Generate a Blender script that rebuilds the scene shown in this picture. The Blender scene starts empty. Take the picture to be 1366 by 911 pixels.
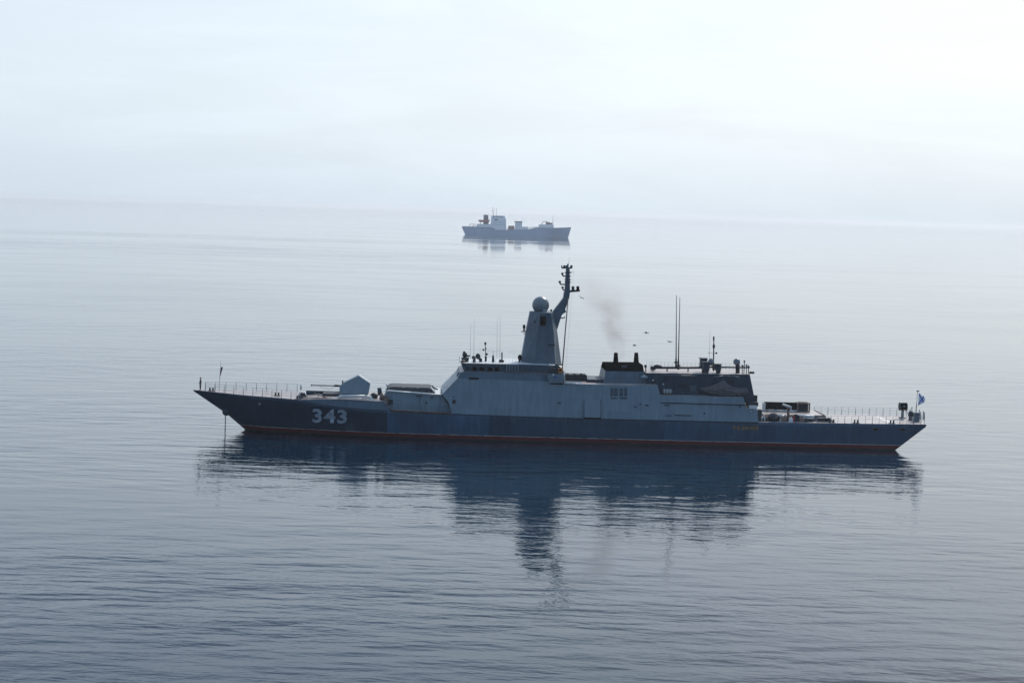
import bpy, bmesh, math, random
from mathutils import Vector, Matrix
random.seed(7)
R = math.radians
scene = bpy.context.scene
COL = scene.collection

# ------------------------------------------------------------------ camera
F_PX, CX, CY = 2340.0, 683.0, 455.5          # focal length and centre in photo pixels (1366 x 911)
CAM_H, CAM_D = 33.0, 256.0
ROLL = R(1.8)
PITCH = math.atan((CY - 281.0) * math.cos(ROLL) / F_PX)
CAM = Vector((0.0, -CAM_D, CAM_H))
fwd = Vector((0, math.cos(PITCH), -math.sin(PITCH)))
up0 = Vector((0, math.sin(PITCH), math.cos(PITCH)))
right = Vector((1, 0, 0)) * math.cos(ROLL) + up0 * math.sin(ROLL)
upv = -Vector((1, 0, 0)) * math.sin(ROLL) + up0 * math.cos(ROLL)
cd = bpy.data.cameras.new('camera')
cam = bpy.data.objects.new('camera', cd)
COL.objects.link(cam)
m3 = Matrix((right, upv, -fwd)).transposed()
cam.matrix_world = Matrix.Translation(CAM) @ m3.to_4x4()
cd.sensor_width = 36.0
cd.lens = 36.0 * F_PX / 1366.0
cd.clip_start, cd.clip_end = 1.0, 60000.0
scene.camera = cam

# ------------------------------------------------------------------ sky, sun, exposure
SUN_EL, SUN_AZ = R(38), R(25)                # azimuth clockwise from straight ahead of the camera
SUN = Vector((math.sin(SUN_AZ) * math.cos(SUN_EL), math.cos(SUN_AZ) * math.cos(SUN_EL), math.sin(SUN_EL)))

class NT:
    """small helper round a node tree"""
    def __init__(s, tree):
        s.t = tree
        s.t.nodes.clear()
    def n(s, kind, **kw):
        nd = s.t.nodes.new(kind)
        for k, v in kw.items():
            setattr(nd, k, v)
        return nd
    def put(s, sock, v):
        if hasattr(v, 'is_output') or isinstance(v, bpy.types.NodeSocket):
            s.t.links.new(v, sock)
        else:
            sock.default_value = v
    def math(s, op, a, b=0.0, c=0.0, clamp=False):
        nd = s.n('ShaderNodeMath', operation=op, use_clamp=clamp)
        for i, v in enumerate((a, b, c)):
            s.put(nd.inputs[i], v)
        return nd.outputs[0]
    def vmath(s, op, a, b=(0, 0, 0), scale=None):
        nd = s.n('ShaderNodeVectorMath', operation=op)
        s.put(nd.inputs[0], a)
        s.put(nd.inputs[1], b)
        if scale is not None:
            s.put(nd.inputs['Scale'], scale)
        return nd.outputs['Value'] if op in ('DOT_PRODUCT', 'LENGTH') else nd.outputs['Vector']
    def noise(s, vec, scale=1.0, detail=2.0, rough=0.5, dist=0.0):
        nd = s.n('ShaderNodeTexNoise')
        s.put(nd.inputs['Vector'], vec)
        s.put(nd.inputs['Scale'], scale)
        s.put(nd.inputs['Detail'], detail)
        s.put(nd.inputs['Roughness'], rough)
        s.put(nd.inputs['Distortion'], dist)
        return nd.outputs['Fac']
    def mix(s, fac, a, b, blend='MIX'):
        nd = s.n('ShaderNodeMix', data_type='RGBA', blend_type=blend)
        s.put(nd.inputs[0], fac)
        s.put(nd.inputs[6], a)
        s.put(nd.inputs[7], b)
        return nd.outputs[2]
    def maprange(s, v, a, b, c, d, smooth=False):
        nd = s.n('ShaderNodeMapRange')
        if smooth:
            nd.interpolation_type = 'SMOOTHSTEP'
        for i, x in enumerate((v, a, b, c, d)):
            s.put(nd.inputs[i], x)
        return nd.outputs[0]

world = bpy.data.worlds.new('World')
scene.world = world
world.use_nodes = True
w = NT(world.node_tree)
sky = w.n('ShaderNodeTexSky')
sky.sky_type = 'NISHITA'
sky.sun_disc = False
sky.sun_elevation = SUN_EL
sky.sun_rotation = SUN_AZ
sky.air_density, sky.dust_density, sky.ozone_density = 1.0, 4.0, 1.0
tc = w.n('ShaderNodeTexCoord')
dirv = tc.outputs['Generated']
sd = w.vmath('DOT_PRODUCT', dirv, tuple(SUN))
toward = w.maprange(sd, -0.6, 0.9, 0.0, 1.0, True)
veil = w.mix(toward, (4.2, 6.0, 8.4, 1), (8.0, 9.25, 10.6, 1))          # thin high overcast: bright round the sun, bluer opposite
sep = w.n('ShaderNodeSeparateXYZ')
w.put(sep.inputs[0], dirv)
stretch = w.vmath('MULTIPLY', dirv, (3.0, 3.0, 16.0))
cl = w.noise(stretch, 1.6, 5.0, 0.6, 0.6)
cl = w.maprange(cl, 0.35, 0.68, 0.96, 1.03, True)
veil = w.vmath('SCALE', veil, (0, 0, 0), cl)
ramp = w.n('ShaderNodeValToRGB')                                       # height of the view above the horizon
w.put(ramp.inputs[0], sep.outputs[2])
stops = ((0.0, (1.0, 1.0, 0.985)), (3.0, (1.02, 1.025, 1.005)), (7.5, (0.99, 0.99, 0.99)), (12, (1.08, 1.09, 1.10)), (18, (0.80, 0.88, 0.96)), (27, (0.30, 0.44, 0.60)), (60, (0.42, 0.57, 0.74)))
els = ramp.color_ramp.elements
while len(els) < len(stops):
    els.new(0.5)
for e, (deg, c) in zip(els, stops):
    e.position, e.color = math.sin(R(deg)), (c[0] / 1.2, c[1] / 1.2, c[2] / 1.2, 1)
veil = w.vmath('SCALE', w.vmath('MULTIPLY', veil, ramp.outputs[0]), (0, 0, 0), 1.2)
mixed = w.mix(0.8, sky.outputs[0], veil)
bg = w.n('ShaderNodeBackground')
w.put(bg.inputs[0], mixed)
bg.inputs[1].default_value = 0.10
wo = w.n('ShaderNodeOutputWorld')
w.t.links.new(bg.outputs[0], wo.inputs[0])

sl = bpy.data.lights.new('sun', 'SUN')
sl.energy = 3.0
sl.angle = R(1.5)
sl.color = (1.0, 0.96, 0.9)
sun = bpy.data.objects.new('sun', sl)
COL.objects.link(sun)
sun.rotation_euler = SUN.to_track_quat('Z', 'Y').to_euler()
sun.location = (0, 0, 300)

scene.view_settings.view_transform = 'Standard'
scene.view_settings.look = 'None'
scene.view_settings.exposure = 0.09
scene.view_settings.gamma = 1.0
scene.render.engine = 'CYCLES'
scene.cycles.use_denoising = True
scene.cycles.use_adaptive_sampling = False
scene.cycles.max_bounces = 6
scene.cycles.volume_bounces = 3
scene.cycles.caustics_reflective = False
scene.cycles.caustics_refractive = False
scene.cycles.sample_clamp_indirect = 4.0
scene.cycles.sample_clamp_direct = 3.0

# ------------------------------------------------------------------ frames: a pixel on a plane of a ship's own frame
class Frame:
    def __init__(s, loc, yaw):
        s.loc, s.yaw = Vector(loc), yaw
        s.inv = Matrix.Rotation(-yaw, 3, 'Z')
    def ray(s, px, py):
        d = fwd + right * ((px - CX) / F_PX) - upv * ((py - CY) / F_PX)
        return s.inv @ (CAM - s.loc), s.inv @ d
    def P(s, px, py, y):
        o, d = s.ray(px, py)
        k = (y - o.y) / d.y
        return o + d * k
    def PS(s, px, py, yf):
        y = yf(5.0)
        for _ in range(8):
            p = s.P(px, py, y)
            y = yf(p.z)
        return s.P(px, py, y)

SHIP = Frame((0, 0, 0), R(3.0))
P = SHIP.P

def interp(x, pts):
    if x <= pts[0][0]:
        return pts[0][1]
    for (a, va), (b, vb) in zip(pts, pts[1:]):
        if x <= b:
            return va + (vb - va) * (x - a) / (b - a)
    return pts[-1][1]

# ------------------------------------------------------------------ object helpers
def tag(o, label=None, cat=None, group=None, kind=None):
    if label: o['label'] = label
    if cat: o['category'] = cat
    if group: o['group'] = group
    if kind: o['kind'] = kind
    return o

def empty(name, loc, yaw=0.0):
    o = bpy.data.objects.new(name, None)
    o.empty_display_size = 0.5
    o.location = loc
    o.rotation_euler = (0, 0, yaw)
    COL.objects.link(o)
    return o

class MB:
    def __init__(s):
        s.bm = bmesh.new()
    def face(s, pts, mi=0):
        f = s.bm.faces.new([s.bm.verts.new(p) for p in pts])
        f.material_index = mi
        return s
    def prism(s, near, far):
        """closed solid between two matching loops"""
        a = [s.bm.verts.new(p) for p in near]
        b = [s.bm.verts.new(p) for p in far]
        n = len(a)
        s.bm.faces.new(a)
        s.bm.faces.new(b[::-1])
        for i in range(n):
            j = (i + 1) % n
            s.bm.faces.new((a[i], b[i], b[j], a[j]))
        return s
    def sym(s, near):
        return s.prism(near, [Vector((p[0], -p[1], p[2])) for p in near])
    def box(s, c, size, rot=None):
        c = Vector(c)
        h = Vector(size) / 2
        vs = []
        for x in (-1, 1):
            for y in (-1, 1):
                for z in (-1, 1):
                    v = Vector((x * h.x, y * h.y, z * h.z))
                    if rot is not None:
                        v = rot @ v
                    vs.append(s.bm.verts.new(c + v))
        for q in ((0, 1, 3, 2), (4, 6, 7, 5), (0, 4, 5, 1), (2, 3, 7, 6), (0, 2, 6, 4), (1, 5, 7, 3)):
            s.bm.faces.new([vs[i] for i in q])
        return s
    def tube(s, a, b, r0, r1=None, n=8, smooth=True):
        a, b = Vector(a), Vector(b)
        r1 = r0 if r1 is None else r1
        d = (b - a).normalized()
        u = d.orthogonal().normalized()
        v = d.cross(u)
        A = [s.bm.verts.new(a + (u * math.cos(t) + v * math.sin(t)) * r0) for t in [2 * math.pi * i / n for i in range(n)]]
        B = [s.bm.verts.new(b + (u * math.cos(t) + v * math.sin(t)) * r1) for t in [2 * math.pi * i / n for i in range(n)]]
        s.bm.faces.new(A[::-1])
        s.bm.faces.new(B)
        for i in range(n):
            j = (i + 1) % n
            f = s.bm.faces.new((A[i], A[j], B[j], B[i]))
            f.smooth = smooth
        return s
    def path(s, pts, r, n=6):
        for a, b in zip(pts, pts[1:]):
            s.tube(a, b, r, n=n)
        return s
    def ball(s, c, r, sx=1, sy=1, sz=1, nu=20, nv=12, zmin=-1.0):
        c = Vector(c)
        rows = []
        for j in range(nv + 1):
            ph = -math.pi / 2 + math.pi * j / nv
            zz = max(math.sin(ph), zmin)
            rr = math.cos(ph) if math.sin(ph) >= zmin else math.sqrt(max(0, 1 - zmin * zmin)) * (j + 0.01) / nv
            rows.append([s.bm.verts.new(c + Vector((math.cos(t) * rr * r * sx, math.sin(t) * rr * r * sy, zz * r * sz))) for t in [2 * math.pi * i / nu for i in range(nu)]])
        for a, b in zip(rows, rows[1:]):
            for i in range(nu):
                j = (i + 1) % nu
                f = s.bm.faces.new((a[i], a[j], b[j], b[i]))
                f.smooth = True
        s.bm.faces.new(rows[0][::-1])
        s.bm.faces.new(rows[-1])
        return s
    def torus(s, c, R0, r, axis='Y', nu=20, nv=8):
        c = Vector(c)
        g = []
        for i in range(nu):
            t = 2 * math.pi * i / nu
            row = []
            for j in range(nv):
                q = 2 * math.pi * j / nv
                v = Vector(((R0 + r * math.cos(q)) * math.cos(t), r * math.sin(q), (R0 + r * math.cos(q)) * math.sin(t)))
                row.append(s.bm.verts.new(c + v))
            g.append(row)
        for i in range(nu):
            for j in range(nv):
                f = s.bm.faces.new((g[i][j], g[(i + 1) % nu][j], g[(i + 1) % nu][(j + 1) % nv], g[i][(j + 1) % nv]))
                f.smooth = True
        return s
    def build(s, name, mats, parent=None, deck=None, deck_n=0.75, loc=None):
        bmesh.ops.remove_doubles(s.bm, verts=s.bm.verts, dist=1e-5)
        bmesh.ops.recalc_face_normals(s.bm, faces=s.bm.faces)
        if loc is not None:
            bmesh.ops.translate(s.bm, verts=s.bm.verts, vec=-Vector(loc))
        if not isinstance(mats, (list, tuple)):
            mats = [mats]
        mats = list(mats)
        if deck is not None:
            mats.append(deck)
            for f in s.bm.faces:
                if f.normal.z > deck_n:
                    f.material_index = len(mats) - 1
        me = bpy.data.meshes.new(name)
        s.bm.to_mesh(me)
        s.bm.free()
        for m in mats:
            me.materials.append(m)
        o = bpy.data.objects.new(name, me)
        COL.objects.link(o)
        if parent is not None:
            o.parent = parent
        if loc is not None:
            o.location = loc
        return o

# ------------------------------------------------------------------ materials
def new_mat(name):
    m = bpy.data.materials.new(name)
    m.use_nodes = True
    return m, NT(m.node_tree)

def finish(t, base, rough=0.5, normal=None, metal=0.0, **kw):
    b = t.n('ShaderNodeBsdfPrincipled')
    t.put(b.inputs['Base Color'], base)
    t.put(b.inputs['Roughness'], rough)
    b.inputs['Metallic'].default_value = metal
    for k, v in kw.items():
        t.put(b.inputs[k], v)
    if normal is not None:
        t.put(b.inputs['Normal'], normal)
    o = t.n('ShaderNodeOutputMaterial')
    t.t.links.new(b.outputs[0], o.inputs[0])
    return b

def c4(c, k=1.0):
    return (c[0] * k, c[1] * k, c[2] * k, 1.0)

def plate_dents(t, co):
    """plating pulled in slightly between the frames"""
    n1 = t.noise(t.vmath('MULTIPLY', co, (0.75, 0.3, 0.35)), 1.0, 2, 0.5)
    bp = t.n('ShaderNodeBump')
    bp.inputs['Strength'].default_value = 1.0
    bp.inputs['Distance'].default_value = 0.14
    t.put(bp.inputs['Height'], n1)
    return bp.outputs[0]

def paint(name, col, rough=0.5, var=0.18, streak=0.15, rust=0.0, scale=0.5, panel=0.0, spec=0.5):
    m, t = new_mat(name)
    co = t.n('ShaderNodeTexCoord').outputs['Object']
    blot = t.maprange(t.noise(co, scale, 4, 0.6), 0.3, 0.7, 1 - var, 1 + var)
    st = t.noise(t.vmath('MULTIPLY', co, (2.2, 2.2, 0.12)), 1.0, 3, 0.6)
    st = t.maprange(st, 0.35, 0.7, 1 + streak * 0.5, 1 - streak)
    colr = t.vmath('SCALE', c4(col)[:3], (0, 0, 0), t.math('MULTIPLY', blot, st))
    if rust > 0:
        r = t.noise(t.vmath('MULTIPLY', co, (3.0, 3.0, 0.35)), 1.0, 4, 0.7)
        colr = t.mix(t.maprange(r, 0.66, 0.8, 0.0, rust), colr, (0.16, 0.07, 0.04, 1))
    if panel > 0:
        q = t.vmath('FLOOR', t.vmath('MULTIPLY', co, (0.23, 0.0, 0.42)))
        wn = t.n('ShaderNodeTexWhiteNoise'); t.put(wn.inputs[0], q)
        colr = t.vmath('SCALE', colr, (0, 0, 0), t.maprange(wn.outputs[0], 0, 1, 1 - panel, 1 + panel))
    b = finish(t, colr, rough, plate_dents(t, co) if panel > 0 else None)
    b.inputs['Specular IOR Level'].default_value = spec
    return m

M = {}
M['side'] = paint('light_grey_paint', (0.150, 0.208, 0.245), 0.42, 0.08, 0.16, 0.18, 0.25, 0.06, 0.35)
M['mid'] = paint('middle_grey_paint', (0.072, 0.108, 0.140), 0.45, 0.12, 0.16, 0.12, 0.4, 0.05, 0.35)
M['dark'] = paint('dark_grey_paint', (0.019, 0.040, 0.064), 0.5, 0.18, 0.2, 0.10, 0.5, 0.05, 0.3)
M['gear'] = paint('gear_paint', (0.020, 0.026, 0.034), 0.55, 0.3, 0.2, 0.15, 1.5, 0, 0.3)
def matt(name, col):
    m, t = new_mat(name)
    d = t.n('ShaderNodeBsdfDiffuse')
    co = t.n('ShaderNodeTexCoord').outputs['Object']
    t.put(d.inputs[0], t.vmath('SCALE', col, (0, 0, 0), t.maprange(t.noise(co, 0.8, 4, 0.6), 0.3, 0.7, 0.6, 1.4)))
    o = t.n('ShaderNodeOutputMaterial'); t.t.links.new(d.outputs[0], o.inputs[0])
    return m
M['black'] = matt('soot_shadow_black', (0.004, 0.0045, 0.005))
M['glass'] = paint('dark_window_glass', (0.002, 0.003, 0.004), 0.12, 0.1, 0.0, 0, 0.5, 0, 0.2)
M['white'] = paint('white_paint', (0.62, 0.62, 0.60), 0.4, 0.08, 0.1, 0.15, 1.0)
M['rail'] = paint('rail_paint', (0.22, 0.23, 0.24), 0.45, 0.1, 0.05)
M['deck'] = paint('deck_paint', (0.33, 0.27, 0.25), 0.36, 0.25, 0.0, 0.1, 0.8)
M['redlead'] = paint('brown_deck_edge', (0.09, 0.05, 0.042), 0.6, 0.35, 0.2, 0.3, 1.2)
M['brown'] = paint('brown_frame_paint', (0.17, 0.11, 0.085), 0.55, 0.3, 0.2, 0.3, 1.5)
M['canvas'] = paint('grey_canvas', (0.085, 0.078, 0.080), 0.85, 0.3, 0.1, 0, 1.2)
M['orange'] = paint('orange_paint', (0.62, 0.20, 0.03), 0.5, 0.1, 0.1)
M['ochre'] = paint('ochre_letters', (0.46, 0.22, 0.02), 0.5, 0.15, 0.1)
M['number'] = paint('grey_number_paint', (0.34, 0.39, 0.44), 0.5, 0.16, 0.3, 0.12, 1.2)
M['blue'] = paint('blue_paint', (0.02, 0.09, 0.32), 0.5, 0.1, 0.1)
M['red'] = paint('red_paint', (0.42, 0.03, 0.03), 0.5, 0.1, 0.1)
M['door'] = paint('repainted_panel', (0.155, 0.212, 0.25), 0.42, 0.05, 0.08, 0.1, 0.4)
M['radome'] = paint('radome_paint', (0.17, 0.19, 0.2), 0.4, 0.06, 0.05)

# hull: red boot topping, thin white line, big repaint patches with upright edges, rust runs
def hull_mat():
    m, t = new_mat('hull_paint')
    co = t.n('ShaderNodeTexCoord').outputs['Object']
    sp = t.n('ShaderNodeSeparateXYZ')
    t.put(sp.inputs[0], co)
    X, Z = sp.outputs[0], sp.outputs[2]
    xs = [P(px, 570, -6.4).x for px in (380, 513, 648, 884, 960, 1150)]
    ramp = t.n('ShaderNodeValToRGB')
    ramp.color_ramp.interpolation = 'CONSTANT'
    t.put(ramp.inputs[0], t.math('DIVIDE', t.math('ADD', X, 60.0), 120.0))
    vals = (0.85, 0.80, 1.9, 1.15, 1.65, 1.5, 1.35)
    els = ramp.color_ramp.elements
    els[0].position, els[0].color = 0.0, c4((vals[0],) * 3)
    els[1].position, els[1].color = (xs[0] + 60) / 120, c4((vals[1],) * 3)
    for x, v in zip(xs[1:], vals[2:]):
        e = els.new((x + 60) / 120)
        e.color = c4((v,) * 3)
    blot = t.maprange(t.noise(co, 0.22, 5, 0.62), 0.3, 0.7, 0.8, 1.2)
    st = t.noise(t.vmath('MULTIPLY', co, (1.6, 1.6, 0.10)), 1.0, 4, 0.6)
    st = t.maprange(st, 0.35, 0.7, 1.1, 0.82)
    k = t.math('MULTIPLY', t.math('MULTIPLY', blot, st), ramp.outputs[0])
    base = t.vmath('SCALE', (0.0195, 0.047, 0.080), (0, 0, 0), k)
    wash = t.noise(t.vmath('MULTIPLY', co, (0.5, 0.5, 0.12)), 1.0, 3, 0.5)
    base = t.mix(t.maprange(wash, 0.63, 0.72, 0, 0.22), base, (0.12, 0.15, 0.165, 1))
    r = t.noise(t.vmath('MULTIPLY', co, (2.5, 2.5, 0.3)), 1.0, 5, 0.7)
    base = t.mix(t.maprange(r, 0.68, 0.82, 0.0, 0.3), base, (0.14, 0.075, 0.05, 1))
    edge = t.math('ADD', Z, t.math('MULTIPLY', t.math('SUBTRACT', t.noise(t.vmath('MULTIPLY', co, (0.8, 0.8, 0.8)), 1, 4, 0.6), 0.5), 0.12))
    chip = t.maprange(t.noise(t.vmath('MULTIPLY', co, (0.7, 0.7, 0.3)), 1, 4, 0.7), 0.36, 0.5, 0.15, 0.85)
    above = t.math('GREATER_THAN', edge, 0.80)
    line = t.mix(chip, (0.10, 0.08, 0.075, 1), (0.40, 0.38, 0.37, 1))
    redc = t.mix(t.noise(t.vmath('MULTIPLY', co, (1, 1, 3)), 1, 4, 0.6), (0.05, 0.006, 0.007, 1), (0.15, 0.010, 0.012, 1))
    foot_dark = t.math('LESS_THAN', edge, 0.24)  # lowest band darker than the red above it
    redc = t.mix(foot_dark, redc, (0.016, 0.009, 0.009, 1))
    low = t.mix(t.math('GREATER_THAN', edge, 0.70), redc, line)
    wn = t.n('ShaderNodeTexWhiteNoise'); t.put(wn.inputs[0], t.vmath('FLOOR', t.vmath('MULTIPLY', co, (0.19, 0.0, 0.45))))
    base = t.vmath('SCALE', base, (0, 0, 0), t.maprange(wn.outputs[0], 0, 1, 0.92, 1.08))
    b = finish(t, t.mix(above, low, base), 0.45, plate_dents(t, co))
    b.inputs['Specular IOR Level'].default_value = 0.35
    return m
M['hull'] = hull_mat()

# ------------------------------------------------------------------ water
def water_mat():
    m, t = new_mat('sea_water')
    g = t.n('ShaderNodeNewGeometry').outputs['Position']
    sp = t.n('ShaderNodeSeparateXYZ')
    t.put(sp.inputs[0], g)
    wind = t.vmath('MULTIPLY', g, (0.012, 0.03, 0.0))
    gust = t.maprange(t.noise(wind, 1.0, 3, 0.55, 0.4), 0.32, 0.68, 0.42, 1.55, True)
    # beyond a mile the sea turns glassy, with a few long slicks before
    slick = t.noise(t.vmath('MULTIPLY', g, (0.0010, 0.006, 0.0)), 1.0, 4, 0.6, 0.5)
    far = t.maprange(sp.outputs[1], 250.0, 1250.0, 0.0, 1.0)
    slickf = t.math('MULTIPLY', t.maprange(slick, 0.42, 0.58, 0.0, 0.85, True), far)
    edge = t.math('ADD', sp.outputs[1], t.math('MULTIPLY', t.math('SUBTRACT', slick, 0.5), 420.0))
    edge = t.math('ADD', edge, t.math('MULTIPLY', sp.outputs[0], -0.15))
    wide = t.maprange(sp.outputs[0], -250.0, 450.0, 0.0, 1.0, True)
    inv = t.math('DIVIDE', 77220.0, t.math('ADD', t.math('MAXIMUM', edge, -150.0), 256.0))       # closeness: falls off with distance
    lo = t.math('MULTIPLY_ADD', wide, 30.0, 49.0)
    glass = t.math('DIVIDE', t.math('SUBTRACT', lo, inv), t.math('MULTIPLY_ADD', wide, 44.0, 6.0), clamp=True)
    glass = t.math('MULTIPLY', t.maprange(glass, 0.0, 1.0, 0.0, 1.0, True), t.math('MAXIMUM', t.maprange(sp.outputs[0], -420.0, -120.0, 0.97, 0.30, True), t.maprange(sp.outputs[1], 2600.0, 5500.0, 0.30, 0.98)))
    calm = t.math('MULTIPLY', t.math('SUBTRACT', 1.0, slickf), t.math('SUBTRACT', 1.0, glass))
    near_ = t.math('DIVIDE', 77220.0, t.math('ADD', t.math('MAXIMUM', sp.outputs[1], -160.0), 256.0))
    amp = t.math('MULTIPLY', t.math('MULTIPLY', gust, calm), t.maprange(near_, 20.0, 260.0, 0.85, 1.0))
    rgh = 0.045
    amp = t.math('MULTIPLY', amp, t.math('MULTIPLY_ADD', t.maprange(sp.outputs[1], 500.0, 1150.0, 0.0, 1.3, True), t.math('SUBTRACT', 1.0, wide), 1.0))
    amp = t.math('MULTIPLY', amp, t.maprange(sp.outputs[1], -125.0, -45.0, 1.75, 0.95, True))
    amp = t.math('MULTIPLY', amp, t.maprange(sp.outputs[0], -40.0, 45.0, 1.08, 0.72, True))       # ripples eased on the right, added to brighten the water there
    E = 0.06
    def h(off):
        p = t.vmath('ADD', g, off)
        def turned(deg, sx, sy):
            c_, s_ = math.cos(R(deg)), math.sin(R(deg))
            x = t.vmath('DOT_PRODUCT', p, (c_ * sx, s_ * sx, 0))
            y = t.vmath('DOT_PRODUCT', p, (-s_ * sy, c_ * sy, 0))
            cb_ = t.n('ShaderNodeCombineXYZ'); t.put(cb_.inputs[0], x); t.put(cb_.inputs[1], y)
            return cb_.outputs[0]
        a = t.noise(turned(14, 0.070, 0.15), 1.0, 1.0, 0.5)
        b = t.noise(turned(-8, 0.27, 0.70), 1.0, 3.0, 0.6)
        c = t.noise(turned(5, 1.1, 2.5), 1.0, 2.0, 0.55)
        d_ = t.noise(turned(3, 0.115, 0.36), 1.0, 1.5, 0.5)
        s = t.math('MULTIPLY_ADD', d_, 0.155, t.math('MULTIPLY', a, 0.17))
        s = t.math('MULTIPLY_ADD', b, 0.080, s)
        return t.math('MULTIPLY_ADD', c, 0.010, s)
    h0, hx, hy = h((0, 0, 0)), h((E, 0, 0)), h((0, E, 0))
    k = t.math('MULTIPLY', amp, -1.0 / E)
    nx = t.math('MULTIPLY', t.math('SUBTRACT', hx, h0), k)
    ny = t.math('MULTIPLY', t.math('SUBTRACT', hy, h0), k)
    # ripple slopes folded towards the camera, far and near, to shorten ship reflections
    front = t.maprange(sp.outputs[1], 20.0, 420.0, 0.0, 0.58, True)
    front = t.math('ADD', front, t.maprange(sp.outputs[1], -100.0, -45.0, 0.47, 0.0, True))
    ny = t.math('ADD', t.math('MULTIPLY', ny, t.math('SUBTRACT', 1.0, front)), t.math('MULTIPLY', t.math('ABSOLUTE', ny), t.math('MULTIPLY', front, -1.0)))
    cb = t.n('ShaderNodeCombineXYZ')
    t.put(cb.inputs[0], nx)
    t.put(cb.inputs[1], ny)
    cb.inputs[2].default_value = 1.0
    nrm = t.vmath('NORMALIZE', cb.outputs[0])
    b = finish(t, (0.002, 0.016, 0.033, 1), rgh, nrm)
    b.inputs['IOR'].default_value = 1.333
    return m
M['water'] = water_mat()

SEA = 21000.0
mb = MB()
ring = [0, 300, 900, 2500, 7000, SEA]
mb.face([(-SEA, -SEA, 0), (SEA, -SEA, 0), (SEA, SEA, 0), (-SEA, SEA, 0)])
tag(mb.build('water', M['water']), kind='structure')

# ================================================================== WARSHIP
ship = empty('warship', (0, 0, 0), SHIP.yaw)
tag(ship, 'grey naval corvette numbered 343 anchored broadside in the foreground, dark hull with red waterline', 'warship')

# ---- hull
deck_px = [(258, 520, 0.08), (264, 520.6, 0.55), (272, 521.4, 1.05), (285, 522.8, 1.75), (300, 524.3, 2.45), (325, 527, 3.4), (350, 529, 4.2),
           (375, 531, 4.85), (400, 533.2, 5.4), (425, 538, 5.8), (450, 542, 6.1), (480, 544.6, 6.3), (513, 547, 6.45), (560, 549.4, 6.5), (603, 551.6, 6.5),
           (690, 555, 6.5), (775, 557.5, 6.5), (860, 559.6, 6.5), (940, 561.3, 6.45), (1012, 563, 6.3), (1100, 564.2, 6.0), (1170, 565.2, 5.7), (1236, 566, 5.4)]
dk = []
for px, py, b in deck_px:
    q = P(px, py, -b)
    dk.append((q.x, q.z, b))
zd_pts = [(x, z) for x, z, b in dk]
bd_pts = [(x, b) for x, z, b in dk]
x_bow, x_stern = dk[0][0], dk[-1][0]
keel = []
for px, py, y in ((258, 521.5, 0), (302, 551.5, 0), (327, 572.8, 0)):
    q = P(px, py, y)
    keel.append((q.x, q.z))
(xa, za), (xb, zb) = keel[1], keel[2]
keel.append((xb + (xb - xa) / (zb - za) * (-2.0 - zb), -2.0))
s1, s2 = P(1197, 598.5, -5.3), P(1236, 569.6, -5.4)
keel.append((s1.x + (s2.x - s1.x) / (s2.z - s1.z) * (-2.0 - s1.z), -2.0))
keel.append((s2.x, s2.z))
w0_pts = [(P(px, 575, -5).x, v) for px, v in ((300, 0.0), (327, 0.03), (380, 0.22), (450, 0.5), (530, 0.75), (620, 0.88), (800, 0.93), (1000, 0.92), (1236, 0.94))]
def zd(x): return interp(x, zd_pts)
def bd(x): return interp(x, bd_pts)
def zk(x): return interp(x, keel)
def hb(x, z):
    a, b = zk(x), zd(x)
    tt = max(0.0, min(1.0, (z - a) / max(0.05, b - a)))
    w0 = interp(x, w0_pts)
    return bd(x) * (w0 + (1 - w0) * tt ** 0.72)
NX, NZ = 110, 12
xs = sorted(set([x_bow + (x_stern - x_bow) * i / NX for i in range(NX + 1)] + [k[0] for k in keel[1:-1]] + [d[0] for d in dk]))
mb = MB()
rows = []
for x in xs:
    col = []
    for j in range(NZ + 1):
        z = zk(x) + (zd(x) - zk(x)) * j / NZ
        col.append((x, hb(x, z), z))
    rows.append(col)
near = [[mb.bm.verts.new((x, -b, z)) for x, b, z in c] for c in rows]
farr = [[mb.bm.verts.new((x, b, z)) for x, b, z in c] for c in rows]
for i in range(len(xs) - 1):
    for j in range(NZ):
        f = mb.bm.faces.new((near[i][j], near[i + 1][j], near[i + 1][j + 1], near[i][j + 1])); f.smooth = True
        f = mb.bm.faces.new((farr[i][j], farr[i][j + 1], farr[i + 1][j + 1], farr[i + 1][j])); f.smooth = True
    mb.bm.faces.new((near[i][NZ], near[i + 1][NZ], farr[i + 1][NZ], farr[i][NZ]))
    mb.bm.faces.new((near[i][0], farr[i][0], farr[i + 1][0], near[i + 1][0]))
for e, c in ((0, 1), (len(xs) - 1, -1)):
    for j in range(NZ):
        mb.bm.faces.new((near[e][j], farr[e][j], farr[e][j + 1], near[e][j + 1]))
hull = mb.build('hull', M['hull'], ship, deck=M['deck'], deck_n=0.9)

def hull_pt(px, py, off=0.0):
    y = -5.5
    for _ in range(12):
        q = P(px, py, y)
        y = -hb(q.x, q.z) - off
    q = P(px, py, y)
    return q

# rubbing strip / deck edge
def strip(parent, name, pts, r, mat, n=6):
    b = MB()
    b.path(pts, r, n)
    return b.build(name, mat, parent)

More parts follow.
